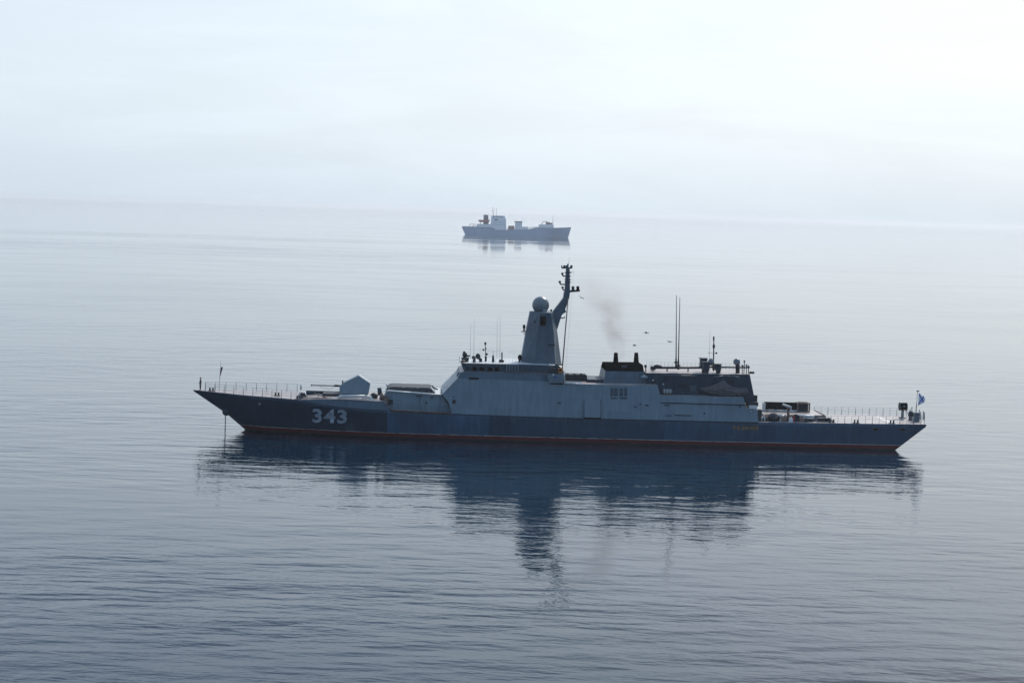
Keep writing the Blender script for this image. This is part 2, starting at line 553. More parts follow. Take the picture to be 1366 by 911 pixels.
# ---- writing on the hull
def text_mesh(txt, bold):
    cu = bpy.data.curves.new('txt', 'FONT')
    cu.body = txt
    cu.size = 1.0
    cu.offset = bold
    cu.resolution_u = 6
    cu.space_character = 1.12
    o = bpy.data.objects.new('txt', cu)
    COL.objects.link(o)
    dg = bpy.context.evaluated_depsgraph_get()
    me = bpy.data.meshes.new_from_object(o.evaluated_get(dg))
    bpy.data.objects.remove(o)
    return me
def write_on_hull(name, txt, bold, c_bl, c_br, c_tl, mat):
    me = text_mesh(txt, bold)
    bm = bmesh.new()
    bm.from_mesh(me)
    bpy.data.meshes.remove(me)
    us = [v.co.x for v in bm.verts]; vs = [v.co.y for v in bm.verts]
    u0, u1, v0, v1 = min(us), max(us), min(vs), max(vs)
    for v in bm.verts:
        u, q = (v.co.x - u0) / (u1 - u0), (v.co.y - v0) / (v1 - v0)
        px = c_bl[0] + (c_br[0] - c_bl[0]) * u + (c_tl[0] - c_bl[0]) * q
        py = c_bl[1] + (c_br[1] - c_bl[1]) * u + (c_tl[1] - c_bl[1]) * q
        v.co = hull_pt(px, py, 0.035)
    bmesh.ops.triangulate(bm, faces=bm.faces)
    bmesh.ops.recalc_face_normals(bm, faces=bm.faces)
    for f in bm.faces: f.smooth = True
    me = bpy.data.meshes.new(name)
    bm.to_mesh(me); bm.free()
    me.materials.append(mat)
    o = bpy.data.objects.new(name, me)
    COL.objects.link(o)
    o.parent = hull
    return o
write_on_hull('hull_number', '343', 0.035, (416.5, 563.6), (462.6, 565.2), (416.8, 545.0), M['number'])
write_on_hull('ship_name', 'РЕЗКИЙ', 0.01, (978.2, 573.0), (1011.5, 573.6), (978.2, 566.8), M['ochre'])

def hull_box(px0, py0, px1, py1, proud, thick):
    cs = [hull_pt(px, py) for px, py in ((px0, py1), (px1, py1), (px1, py0), (px0, py0))]
    return [Vector((c.x, c.y - proud, c.z)) for c in cs], [Vector((c.x, c.y + thick, c.z)) for c in cs]
for a in ((1164, 570.2, 1171.3, 574.4), (1200, 570.6, 1207.2, 575.0)):
    b = MB(); b.prism(*hull_box(*a, 0.02, 0.3)); b.build('mooring_port', M['glass'], hull)
    x0, y0, x1, y1 = a
    b = MB(); fr = [hull_pt(*c, 0.03) for c in ((x0, y0), (x1, y0), (x1, y1), (x0, y1), (x0, y0))]
    b.path(fr, 0.05); b.build('port_rim', M['mid'], hull)
q = P(302, 549.5, -0.6)
b = MB(); b.ball(q, 0.55, 1.1, 0.9, 1.0); b.build('hawse_pipe', M['dark'], hull)
q0, q1 = P(300.8, 552, -0.6), P(300.2, 579, -0.6)
b = MB()
n = 26
for i in range(n):
    a = q0.lerp(Vector((q0.x, q0.y, -0.4)), i / n); c = q0.lerp(Vector((q0.x, q0.y, -0.4)), (i + 1.12) / n)
    if i % 2: b.box((a + c) / 2, (0.17, 0.05, (a - c).length))
    else: b.box((a + c) / 2, (0.05, 0.17, (a - c).length))
b.build('anchor_chain', M['gear'], hull)
for px, py in ((346.5, 538.5), (401, 533.8)):
    b = MB(); q = hull_pt(px, py); b.ball(q, 0.2, 1, 0.5, 1); b.build('hull_fitting', M['door'], hull)
for px in (660, 755, 884, 1060, 1128):
    top, bot = hull_pt(px, interp(px, [(d[0], d[1]) for d in deck_px]) + 1.2, 0.03), hull_pt(px + 0.3, interp(px, [(600, 578), (1200, 591)]), 0.03)
    b = MB(); b.tube(top, bot, 0.05, n=4); b.build('scupper_pipe', M['mid'], hull)

# ---- forecastle strake with the gun deck on it
def loop(pts):
    return [P(px, py, -y) for px, py, y in pts]
b = MB()
b.sym(loop([(400, 533.4, 5.38), (425, 538.2, 5.79), (450, 542.2, 6.09), (480, 544.8, 6.28), (521, 547.2, 6.44), (513.6, 535.6, 6.05), (480, 533.4, 5.95), (454, 532.0, 5.8), (425, 532.2, 5.55)]))
b.build('forecastle', M['mid'], ship, deck=M['deck'])
b = MB(); b.path(loop([(513.6, 535.8, 6.1), (517, 541, 6.25), (521.5, 547, 6.47)]), 0.09); b.build('bulwark_edge', M['brown'], ship)
b = MB(); b.path([hull_pt(px, interp(px, [(d[0], d[1]) for d in deck_px]) + 0.3, 0.02) for px in (521, 540, 560, 580, 602)], 0.16); b.build('waterway_bar', M['redlead'], ship)

# fore deckhouse and the launcher block on it
b = MB(); b.sym(loop([(513.5, 545.5, 4.9), (512.6, 527, 4.7), (516.6, 521.2, 4.6), (589, 526.6, 4.6), (606, 552, 4.9)])); dh = b.build('deckhouse', M['side'], ship, deck=M['white'])
b = MB()
for i in range(26):
    px = 519 + i * 3.15
    p0 = P(px, 548, -6.15); p0.z = zd(p0.x)
    b.tube(p0, p0 + Vector((0, 0, 0.95)), 0.025, n=4)
    if i: 
        for hgt in (0.5, 0.95): b.tube(last + Vector((0, 0, hgt)), p0 + Vector((0, 0, hgt)), 0.014, n=4)
    last = p0
b.build('waist_railing', M['mid'], ship)
for px0, py0, px1, py1 in ((555, 527.5, 563, 528.7), (574, 529.5, 577.6, 530.8), (567.5, 536.5, 570, 538.5), (518, 533.5, 524, 540)):
    c = [P(px, py, -4.93) for px, py in ((px0, py1), (px1, py1), (px1, py0), (px0, py0))]
    b = MB(); b.prism(c, [v + Vector((0, 0.35, 0)) for v in c]); b.build('deckhouse_fitting', M['gear'], dh)
b = MB(); b.path([P(px, py, -4.78) for px, py in ((517, 521.4), (548, 523.6), (588.5, 526.8))], 0.10); b.build('deckhouse_gutter', M['white'], dh)
b = MB(); b.tube(P(559.6, 527.5, -4.86), P(560.2, 546, -4.92), 0.035, n=4); b.build('wall_pipe', M['gear'], dh)
b = MB(); b.sym(loop([(515.6, 521.5, 3.6), (517.6, 518.0, 3.0), (520.5, 516.6, 2.9), (575, 518.0, 2.9), (580.5, 524.0, 3.6), (578, 525.5, 3.6)])); vl = b.build('missile_launcher', M['side'], ship, deck=M['gear'])
for px0, px1, py0, py1 in ((522, 537, 513.6, 514.4), (541, 555.5, 514.2, 514.9), (559, 573, 514.7, 515.5)):
    c0, c1 = P(px0, py0, 0), P(px1, py1, 0)
    b = MB(); b.box(((c0.x + c1.x) / 2, 0, c0.z - 0.05), (c1.x - c0.x, 5.2, 0.16)); b.build('launcher_lid', M['gear'], vl)
b = MB(); b.path([P(576, 514, -3.2), P(578.5, 517.5, -3.3), P(584, 519.5, -3.3)], 0.11); b.build('launcher_bracket', M['gear'], vl)
b = MB(); b.path([P(515.2, 513.2, -3.2), P(518, 515.5, -3.3), P(516, 521, -3.6)], 0.09); b.build('launcher_bracket', M['gear'], vl)
b = MB()
for px in (573, 580, 587.5, 596): 
    p0 = P(px, 526.3, -4.3); b.tube(p0, p0 + Vector((0, 0, 1.1)), 0.022, n=4)
b.tube(P(573, 515.9, -4.3), P(597, 516.2, -4.3), 0.018, n=4)
b.build('deckhouse_railing', M['rail'], ship)

# ---- superstructure: main light grey block with inward-sloping sides
def ys(z): return -(6.5 - 0.15 * (z - 3.9))
def S(px, py, off=0.0):
    return SHIP.PS(px, py, lambda z: ys(z) - off)
b = MB()
b.sym([S(*c) for c in ((603.5, 551.8), (598, 536), (589.8, 526), (610.2, 504.8), (736, 509.4), (752, 511.6), (805, 513), (877, 513.8), (881.3, 527.2), (991.6, 529.6), (995.4, 544.6), (1009.8, 545.4), (1012, 563.1), (860, 559.8), (690, 555.2))])
sup = b.build('superstructure', M['side'], ship, deck=M['deck'])
def patch(name, px0, py0, px1, py1, mat, proud=0.03, thick=0.2, skew=None, parent=None):
    k = 0.028
    c = [S(px0, py1), S(px1, py1 + k * (px1 - px0)), S(px1, py0 + k * (px1 - px0)), S(px0, py0)]
    b = MB(); b.prism([v + Vector((0, -proud, 0)) for v in c], [v + Vector((0, thick, 0)) for v in c])
    return b.build(name, mat, parent or sup)
patch('side_window', 603.4, 533.2, 607.6, 538.2, M['glass'])
patch('air_slit', 625.5, 503.6, 638.5, 505.9, M['black'], 0.05)
for x0, x1 in ((814.2, 818.4), (819.4, 823.8), (826.6, 831.0), (832.6, 836.6)):
    lv = patch('vent_louver', x0, 518.2, x1, 528.8, M['dark'], 0.03)
    b = MB()
    for i in range(6):
        yy = 519.4 + i * 1.7
        b.tube(S(x0 + 0.3, yy, 0.05), S(x1 - 0.3, yy + 0.1, 0.05), 0.04, n=4)
    b.build('louver_slats', M['side'], lv) if False else b.build('louver_slats', M['side'], sup)
for x0, x1 in ((814.5, 823.5), (827, 836.6)):
    patch('vent_sill', x0, 530.2, x1, 531.8, M['dark'], 0.06)
    patch('vent_lintel', x0, 516.6, x1, 517.3, M['mid'], 0.06)
bay = patch('boat_bay_door', 779.5, 533.2, 801.2, 556.4, M['door'], 0.10)
patch('door_shadow', 779.0, 556.4, 801.8, 557.9, M['black'], 0.14)  # black strip painted in for the shade below the door
for px in (779.2, 801.4):
    b = MB(); b.tube(S(px, 533, 0.1), S(px, 557.2, 0.1), 0.05, n=4); b.build('door_jamb', M['mid'], sup)
lp = patch('access_panel', 900.4, 540.2, 921.0, 552.6, M['door'], 0.10)
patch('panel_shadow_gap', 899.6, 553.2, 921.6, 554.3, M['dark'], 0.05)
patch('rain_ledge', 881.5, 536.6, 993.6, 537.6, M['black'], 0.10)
for x0, y0, x1, y1 in ((744.3, 536.4, 748.3, 538.2), (845.8, 541.6, 849.2, 543.2), (860.4, 539.6, 865, 541.4), (852.5, 538.6, 855.5, 539.8), (886, 539.6, 892.5, 541), (938.5, 550, 940.6, 552.4), (986.5, 540.6, 988.6, 543), (888, 553.8, 896, 554.7), (604, 528.5, 606, 530)):
    patch('side_fitting', x0, y0, x1, y1, M['dark'], 0.08)
for x0, y0 in ((1001.5, 549), (871, 507.6), (884.8, 512.6)):
    q = S(x0, y0); b = MB(); b.ball(q, 0.13); b.build('deck_lamp', M['number'], sup)
for px, y0, y1 in ((776.5, 513, 557), (803.6, 514, 558), (854.5, 514.5, 559), (690, 509, 554), (955, 538.5, 561)):
    b = MB(); b.tube(S(px, y0, 0.0), S(px + 0.6, y1, 0.0), 0.022, n=4); b.build('plate_seam', M['mid'], sup)
b = MB(); b.path([S(*c, 0.03) for c in ((604, 552.2), (690, 555.6), (775, 558.1), (860, 560.2), (1011, 563.6))], 0.06); b.build('knuckle_bar', M['dark'], sup)

# bridge levels
b = MB(); b.sym([P(*c) for c in ((610.2, 505.2, -5.66), (614.2, 496.6, -5.3), (619.5, 495.6, -5.25), (690, 497.4, -5.25), (752, 499.3, -5.25), (752, 512, -5.66), (736, 509.8, -5.66))])
bl = b.build('bridge_base', M['mid'], ship, deck=M['deck'])
b = MB(); b.sym([P(*c) for c in ((619.8, 496.2, -4.5), (614.6, 484.4, -4.95), (695, 486.0, -4.95), (745, 487.6, -4.95), (751.5, 492.5, -4.8), (751.8, 499.8, -4.5))])
br = b.build('bridge', M['mid'], ship, deck=M['white'])
def yb(z, z0=P(650, 497, -4.5).z, z1=P(650, 485, -4.95).z): return -(4.5 + 0.45 * (z - z0) / (z1 - z0))
def BP(px, py, off=0.0): return SHIP.PS(px, py, lambda z: yb(z) - off)
for x0, x1 in ((622.5, 627.6), (629.8, 636.2), (639.2, 646.2), (649.8, 656.7), (659.2, 666.2)):
    y0, y1 = 488.9, 494.6
    k = 0.02 * (x0 - 630)
    c = [BP(x0 + 0.4, y1 + k), BP(x1, y1 + k + 0.1), BP(x1 - 0.3, y0 + k + 0.1), BP(x0, y0 + k)]
    b = MB(); b.prism([v + Vector((0, -0.03, 0)) for v in c], [v + Vector((0, 0.2, 0)) for v in c])
    wd = b.build('bridge_window', M['black'] if x0 > 625 else M['dark'], br)
    b = MB(); b.path([v + Vector((0, -0.05, 0)) for v in c + [c[0]]], 0.035, 4); b.build('window_frame', M['mid'], br)
for k in range(5):
    y0, y1 = -3.4 + 1.4 * k, -2.4 + 1.4 * k
    fb, ft = P(619.8, 496.2, -4.5), P(614.6, 484.4, -4.95)
    def fp(t): return Vector((fb.x + (ft.x - fb.x) * t - 0.03, 0, fb.z + (ft.z - fb.z) * t))
    a, c = fp(0.2), fp(0.68)
    cs = [Vector((a.x, y0, a.z)), Vector((a.x, y1, a.z)), Vector((c.x, y1, c.z)), Vector((c.x, y0, c.z))]
    b = MB(); b.prism(cs, [v + Vector((0.2, 0, 0)) for v in cs]); b.build('front_window', M['glass'], br)
b = MB(); b.path([P(px, py, -5.27) for px, py in ((672, 496.4), (690, 496.8), (731, 497.6))], 0.05); b.build('hand_rail', M['brown'], bl)
# railed catwalk in front of the tower
b = MB()
for px in (676, 679.5, 683, 687, 691): 
    b.tube(P(px, 495.5, -5.2), P(px + 0.2, 487, -5.2), 0.025, n=4)
b.tube(P(675, 487, -5.2), P(692, 487.4, -5.2), 0.02, n=4)
b.build('catwalk_railing', M['white'], br)
# bridge wing
b = MB(); b.prism([P(*c) for c in ((729, 499, -6.3), (752.2, 499.6, -6.3), (752.2, 510.8, -6.2), (733, 511, -6.2))], [P(*c) for c in ((729, 499, -5.0), (752.2, 499.6, -5.0), (752.2, 513.5, -5.0), (729, 510, -5.0))])
wg = b.build('bridge_wing', M['side'], ship)
b = MB(); b.sym([P(*c) for c in ((733, 511, -5.95), (752, 511.5, -5.95), (750, 514.8, -5.7), (738, 514.2, -5.7))]); b.build('wing_bracket', M['black'], ship)
c = [P(px, py, -6.33) for px, py in ((739.2, 504), (743, 504.2), (743, 502), (739.2, 501.8))]
b = MB(); b.prism(c, [v + Vector((0, 0.1, 0)) for v in c]); b.build('side_light', M['blue'], wg)
b = MB(); b.box(P(745.5, 486.3, -4.5), (1.1, 0.6, 0.16)); b.box(P(740.5, 493, -5.3), (0.9, 0.5, 0.25)); b.box(P(739.5, 496, -5.5), (0.7, 0.5, 0.55)); b.box(P(736.5, 494.5, -5.5), (0.25, 0.3, 0.8)); b.build('wing_equipment', M['gear'], wg)
for c in ((733, 487, -5.0), (738, 500, -6.2)):
    b = MB(); b.ball(P(*c), 0.16); b.build('wing_lamp', M['white'], wg)
b = MB(); b.path([P(px, py, -5.9) for px, py in ((752.6, 495), (753.0, 511), (776.5, 512.3))], 0.09); b.build('ladder_stringer', M['white'], ship)
b = MB(); b.box((P(764.5, 510.5, -5.6)), (2.5, 0.08, 0.34)); b.build('spray_screen', M['white'], ship)

# clutter on the roof between tower and funnel
def pbox(mb_, px0, py0, px1, py1, y0, y1):
    a, c = P(px0, py1, y0), P(px1, py0, y0)
    mb_.box(((a.x + c.x) / 2, (y0 + y1) / 2, (a.z + c.z) / 2), (c.x - a.x, y1 - y0, c.z - a.z))
    return mb_
b = MB(); pbox(b, 755, 500.5, 783, 510.5, -1.5, 1.5)
for i in range(6): b.tube(P(757 + i * 4.5, 501.3 + (i % 2), -1.3), P(757 + i * 4.5, 501.3, 1.2), 0.35, n=8)
b.build('air_intake', M['gear'], ship)
b = MB(); pbox(b, 784, 506.6, 805, 513, -3, 3); b.build('roof_trunk', M['dark'], ship)

# ---- tower
def oct_ring(py, xl, xr_, xb_, xr2, yw, yn):
    return [P(xl, py, -yn), P(xr_, py, -yw), P(xb_, py, -yw), P(xr2, py, -yn)]
def loft(rings):
    b = MB()
    full = []
    for r in rings:
        z = sum(v.z for v in r) / 4
        r = [Vector((v.x, v.y, z)) for v in r]
        full.append([b.bm.verts.new(v) for v in r] + [b.bm.verts.new((v.x, -v.y, v.z)) for v in r[::-1]])
    n = len(full[0])
    for a, c in zip(full, full[1:]):
        for i in range(n):
            j = (i + 1) % n
            b.bm.faces.new((a[i], a[j], c[j], c[i]))
    b.bm.faces.new(full[0]); b.bm.faces.new(full[-1])
    return b
tw = loft([oct_ring(487, 694.6, 712.5, 741, 749, 3.0, 1.2), oct_ring(441, 702.3, 717.6, 738.5, 743.2, 2.9, 0.9), oct_ring(416.6, 707.2, 721.2, 735.0, 738.6, 2.95, 0.7)]).build('tower', M['mid'], ship)
for px0, py0, px1, py1, y in ((712, 428.5, 716.5, 430, -2.35), (697.5, 485.5, 703, 488.2, -2.6), (731, 459.5, 740, 461.2, -3.0)): b = pbox(MB(), px0, py0, px1, py1, y, y + 0.6); b.build('tower_fitting', M['gear'], tw)
b = MB(); q = P(724.4, 428, -3.15); b.box(q, (0.75, 0.7, 1.3)); b.ball(q + Vector((0.1, -0.3, 0.2)), 0.32); b.build('tower_sensor', M['black'], tw)
q = P(721.3, 406.9, 0)
b = MB(); b.ball(q, 1.25, nu=28, nv=18); b.build('radome', M['radome'], tw)
b = MB(); b.tube(q + Vector((0, 0, -1.35)), q + Vector((0, 0, -0.85)), 1.0, 0.95, 16); b.build('radome_collar', M['dark'], tw)
q2 = P(725.6, 415, -1.2)
b = MB(); b.ball(q2, 0.3); b.build('dome_lamp', M['side'], tw)
b = MB(); b.ball(P(735.3, 414, 0.4), 0.16); b.tube(P(735.3, 414, 0.4), P(735.3, 417, 0.4), 0.08); b.build('tower_lamp', M['black'], tw)
b = MB(); b.box(P(699.4, 442.3, 0), (0.9, 0.5, 0.12)); b.box(P(701, 445, 0), (0.6, 0.3, 0.1)); b.tube(P(699.1, 442, 0), P(699.1, 433, 0), 0.12); b.tube(P(699.1, 438, 0), P(699.1, 434, 0), 0.2); b.build('bracket_lantern', M['gear'], tw)
b = MB(); q = P(693.5, 477, -1); b.ball(q, 0.34, 0.9, 0.8, 1.3); b.tube(q, P(692.5, 484.5, -1), 0.14); b.build('pelorus', M['black'], br)
# raked mast arm and pole mast
def cprism(pts, h, name, mat, parent):
    b = MB(); b.prism([P(px, py, -h) for px, py in pts], [P(px, py, -h) + Vector((0, 2 * h, 0)) for px, py in pts]); return b.build(name, mat, parent)
ma = cprism([(737.0, 443), (736.8, 416.4), (737.7, 416), (751.8, 397.5), (753, 389), (760.5, 389), (759.2, 398), (754, 413), (755.3, 416.3), (750, 419.5), (748.5, 423), (742.9, 441)], 0.65, 'mast', M['mid'], ship)
cprism([(753.4, 390), (755.4, 357.5), (760.0, 357.5), (760.5, 390)], 0.40, 'pole_mast', M['mid'], ma)
b = MB()
b.tube(P(749, 357.4, 0), P(763, 357.4, 0), 0.12)
for px in (749.5, 753, 756.5, 762.2): b.tube(P(px, 357.4, 0), P(px, 354, 0), 0.18 if px != 749.5 else 0.09)
b.build('crossarm', M['dark'], ma)
for px, py in ((750.2, 367), (746.8, 378), (750.5, 385.5)):
    b = MB(); b.path([P(756, py + 1.5, 0), P(px + 0.8, py + 1.5, 0), P(px, py - 1.5, 0)], 0.10); b.ball(P(px, py - 1.8, 0), 0.19); b.build('navigation_lamp', M['gear'], ma)
for py in (364, 368.5, 373, 376.5):
    b = MB(); b.box(P(757.5, py, 0), (0.9, 0.9, 0.12)); b.build('mast_ring', M['gear'], ma)
b = MB(); b.tube(P(760, 388.7, 0), P(773.6, 387.6, 0), 0.16); b.build('yardarm', M['dark'], ma)
for px, mm in ((764.4, 'dark'), (770.8, 'black')):
    b = MB(); b.tube(P(px, 388, 0), P(px, 382, 0), 0.22); b.build('drum_antenna', M[mm], ma)
b = MB(); b.tube(P(760, 363, 0), P(765.5, 363.2, 0), 0.035); b.build('flag_yard', M['rail'], ma)
b = MB(); b.tube(P(757.4, 357, 0), P(757.4, 352, 0), 0.12); b.build('masthead_lamp', M['rail'], ma)
b = MB(); b.tube(P(758.2, 357, 0.2), P(759.4, 343.5, 0.2), 0.03, 0.015); b.build('whip_antenna', M['rail'], ma)
b = MB(); b.path([P(748, 424.5, 0), P(752.6, 424, 0), P(753.6, 422.6, 0)], 0.09); b.build('lamp_bracket', M['gear'], ma)
b = MB(); b.tube(P(757.9, 396, -0.75), P(750.3, 492, -4.6), 0.07); b.tube(P(757.4, 396, -0.75), P(749.9, 486, -4.2), 0.025); b.build('signal_halyard', M['brown'], ma)
for a in ((760.4, 389), (765.5, 363.4)):
    b = MB(); b.tube(P(a[0], a[1], 0), P(751.5 if a[0] < 762 else 754, 470 if a[0] < 762 else 500, -1.5), 0.012, n=4); b.build('signal_halyard', M['rail'], ma)

# bridge roof equipment
d = MB(); q = P(620.5, 484, -2.5); d.tube(q, P(620.5, 477, -2.5), 0.42, 0.62); d.ball(P(620, 473.5, -2.5), 0.3, 1.2, 1, 1.4); d.tube(P(621, 475.5, -2.5), P(627, 474.3, -2.5), 0.12); d.ball(P(619.3, 470.2, -2.5), 0.2); d.build('optical_director', M['gear'], br)
d = MB(); d.box(P(632.6, 480.5, -3), (0.42, 0.42, 0.9)); d.ball(P(632.2, 476.5, -3), 0.22); d.tube(P(629.5, 476.3, -3), P(631.5, 477, -3), 0.2); d.build('signal_lamp', M['gear'], br)
d = MB(); d.ball(P(637.6, 475.3, -2), 0.4, 0.9, 0.9, 1.1); d.tube(P(637.6, 475, -2), P(641, 480.5, -2), 0.2); d.box(P(641.2, 481, -2), (0.4, 0.5, 0.6)); d.build('searchlight', M['gear'], br)
d = MB(); d.tube(P(648.2, 484.5, -1), P(647.3, 456.5, -1), 0.07, 0.05); d.ball(P(647.4, 458.3, -1), 0.16, 1, 1, 1.5); d.ball(P(645, 466.6, -1), 0.15); d.ball(P(648, 465, -1), 0.13); d.ball(P(649, 472.5, -1), 0.18, 1.2); d.box(P(648, 479, -1), (0.3, 0.3, 0.8)); d.build('sensor_mast', M['gear'], br)
d = MB(); d.tube(P(657.8, 483, -2), P(657.8, 474, -2), 0.22, 0.12); d.tube(P(657.8, 474, -2), P(658, 468, -2), 0.025); d.build('gyro_stand', M['gear'], br)
d = MB(); d.tube(P(669.6, 482, -2), P(669.6, 470, -2), 0.1); d.ball(P(669, 481.5, -2), 0.34, 1.2, 1, 0.7); d.build('antenna_base', M['gear'], br)
for px, y0, y1, Y in ((628.0, 432, 482, 2.0), (632.6, 424.5, 481, -3.5), (663.4, 424.5, 483, 2.5), (667.4, 421, 482, -1.5)):
    d = MB(); d.tube(P(px - 0.6, y1, Y), P(px, y0, Y), 0.024, 0.012, n=5); d.build('whip_antenna', M['rail'], br)
d = MB()
for i in range(18):
    px = 616 + i * 4.5
    q = P(px, 484.3 + i * 0.09, -4.7); d.tube(q, q + Vector((0, 0, 0.75)), 0.018, n=4)
    if i: d.tube(q + Vector((0, 0, 0.75)), lq + Vector((0, 0, 0.75)), 0.012, n=4)
    lq = q
d.build('roof_railing', M['rail'], br)
d = MB(); d.tube(P(613.6, 484, -4.7), P(613.2, 475.5, -4.7), 0.04); d.ball(P(617.5, 482, -4.4), 0.25, 1.3, 1, 0.8); d.build('wind_gauge', M['brown'], br)
d = MB(); q = P(611.5, 500.5, -3); d.ball(q, 0.45, 0.6, 1.2, 1); d.build('fore_dome', M['mid'], bl)

# ---- funnel
b = MB(); b.sym([P(*c) for c in ((804.8, 514, -3.8), (807.8, 494.8, -3.3), (859, 495.8, -3.3), (866.5, 503.5, -3.5), (876, 515, -3.8))]); fu = b.build('funnel', M['mid'], ship)
b = MB(); b.sym([P(*c) for c in ((807.8, 494.6, -3.32), (808.4, 486.6, -2.6), (857.8, 487.2, -2.6), (859, 495.6, -3.32))]); b.build('funnel_cap', M['black'], fu)
for px in (821.4, 848.6):
    b = MB(); b.tube(P(px, 486, -1), P(px + 0.2, 470.5, -1), 0.42, 0.27, 12); b.build('exhaust_stack', M['black'], fu)
    b = MB(); b.tube(P(px, 486, 1), P(px + 0.2, 471.5, 1), 0.40, 0.27, 12); b.build('exhaust_stack', M['black'], fu)
c = [P(px, py, -2.95) for px, py in ((829.5, 491), (836.2, 491.2), (836.2, 488.2), (829.5, 488))]
b = MB(); b.prism(c, [v + Vector((0, 0.3, 0)) for v in c]); b.build('funnel_grille', M['dark'], fu)
b = MB(); q = P(859.3, 503.2, -4.4); b.ball(q, 0.55, 1.0, 0.7, 0.5); b.build('dish_cover', M['side'], fu)

# ---- hangar
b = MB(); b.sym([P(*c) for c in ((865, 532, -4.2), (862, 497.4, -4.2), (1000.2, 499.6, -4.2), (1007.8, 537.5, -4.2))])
hg = b.build('hangar', M['dark'], ship, deck=M['deck'])  # darker grey than the sides; the walls' shade is put into it
for px in (897.5, 932, 968):
    b = MB(); b.tube(P(px, 499.5, -4.22), P(px + 0.5, 528, -4.22), 0.05, n=4); b.build('wall_stiffener', M['gear'], hg)
b = MB(); b.path([P(px, py, -4.3) for px, py in ((952, 502.8), (965, 501), (979, 501.6), (987, 503.4))], 0.06); b.build('awning_rail', M['rail'], hg)
for x0, x1, y0, y1, mm in ((869, 875.5, 508, 522, 'gear'), (903, 916, 511.5, 517, 'gear'), (921, 929, 514, 523, 'mid'), (884, 893, 504.5, 507, 'gear'), (972, 980, 506.5, 511, 'gear')):
    c = [P(px, py, -4.26) for px, py in ((x0, y1), (x1, y1 + 0.15), (x1, y0 + 0.15), (x0, y0))]
    b = MB(); b.prism(c, [v + Vector((0, 0.3, 0)) for v in c]); b.build('wall_locker' if mm == 'mid' else 'hangar_hatch', M[mm], hg)
b = MB(); b.tube(P(881, 500.5, -4.34), P(931, 501.4, -4.34), 0.07, n=6); b.build('cable_tray', M['mid'], hg)
def roofz(px): return P(px, interp(px, [(862, 497.4), (1000, 499.6)]), -4.2).z
b = MB(); b.tube(P(868.5, 490.6, -1), P(936, 490.4, -1), 0.17); b.ball(P(877.5, 488.8, -1), 0.42, 1.5, 1, 0.7); b.box(P(871, 491, -1), (0.7, 0.7, 0.55)); b.tube(P(946, 489.8, -1), P(1000, 490.2, -1), 0.12)
for px in (871, 890, 918, 960, 985): 
    q = P(px, 490.5, -1); b.tube(q, Vector((q.x, q.y, roofz(px))), 0.09)
b.build('crane_boom', M['gear'], hg)
for a in ((934.5, 478.6, 943.8, 492, -2, -0.8), (938, 483.6, 946.4, 494.5, -3.4, -2.4), (954, 486.4, 962.2, 494, -3, -2)):
    b = MB(); pbox(b, *a); pbox(b, a[0] - 0.5, a[1] - 0.6, a[2] + 0.5, a[1], a[4] - 0.1, a[5] + 0.1); bx = b.build('equipment_cabinet', M['dark'], hg)
    px = (a[0] + a[2]) / 2; q = P(px, a[3], (a[4] + a[5]) / 2)
    b = MB(); b.box(((q.x), q.y, (q.z + roofz(px)) / 2), (0.6, 0.6, abs(q.z - roofz(px)) + 0.2)); b.build('cabinet_stand', M['gear'], hg)
b = MB(); q = P(948.6, 482.8, -2); b.ball(q, 0.46, 1, 1, 1.15); 
for dx, dy in ((-0.5, 0), (0.45, -0.3), (0.4, 0.4)): b.tube(q, q + Vector((dx, dy, -1.3)), 0.05)
b.build('satellite_dome', M['radome'], hg)
b = MB(); b.tube(P(951.8, 495, -1.5), P(952.2, 449.5, -1.5), 0.11, 0.07); b.tube(P(952.1, 454, -1.5), P(952.2, 449, -1.5), 0.12); b.ball(P(955.6, 471, -1.5), 0.15); b.tube(P(944, 470.2, -1.5), P(952, 471.8, -1.5), 0.025); b.tube(P(952, 472, -1.5), P(955.6, 471, -1.5), 0.03); b.box(P(952.2, 462, -1.5), (0.3, 0.3, 0.5)); b.build('aft_mast', M['gear'], hg)
b = MB(); b.tube(P(946.2, 495, 0), P(947.0, 440, 0), 0.03, 0.012); b.build('whip_antenna', M['rail'], hg)
b = MB(); b.tube(P(984, 498, -2), P(984, 486, -2), 0.30, 0.34); b.build('dome_pedestal', M['gear'], hg)
b = MB(); b.ball(P(982.8, 482.6, -2), 0.52, 1.0, 0.9, 0.95); b.build('satellite_dome', M['radome'], hg)
for px, py in ((990.5, 488), (993, 482), (996, 487.5), (998.6, 489)):
    b = MB(); q = P(px, py, -3.5); b.tube(q, Vector((q.x, q.y, roofz(px))), 0.06); b.ball(q, 0.15); b.build('deck_floodlight', M['gear'], hg)
b = MB(); b.box(P(1002.8, 497, -3), (0.7, 0.35, 0.3)); b.tube(P(999, 498.5, -3), P(1002, 497.5, -3), 0.06); b.build('hangar_floodlight', M['gear'], hg)
b = MB(); b.tube(P(901.8, 492, -1.6), P(901.9, 478, -1.6), 0.16, 0.12); b.tube(P(901.9, 478, -1.6), P(902.4, 394, -1.6), 0.085, 0.04); b.box(P(901.7, 483.4, -1.6), (0.5, 0.5, 0.2)); b.build('whip_antenna', M['gear'], hg)
b = MB(); b.tube(P(904.8, 493, -2.4), P(905.0, 480, -2.4), 0.16, 0.12); b.tube(P(905.0, 480, -2.4), P(907.0, 397, -2.4), 0.085, 0.04); b.box(P(905.2, 487.6, -2.4), (0.5, 0.5, 0.2)); b.build('whip_antenna', M['gear'], hg)
for px, py0 in ((863, 480.5), (869.5, 481.5)):
    b = MB(); q = P(px, py0, -2); b.tube(q, Vector((q.x, q.y, roofz(px))), 0.02, n=4); b.build('whip_antenna', M['rail'], hg)
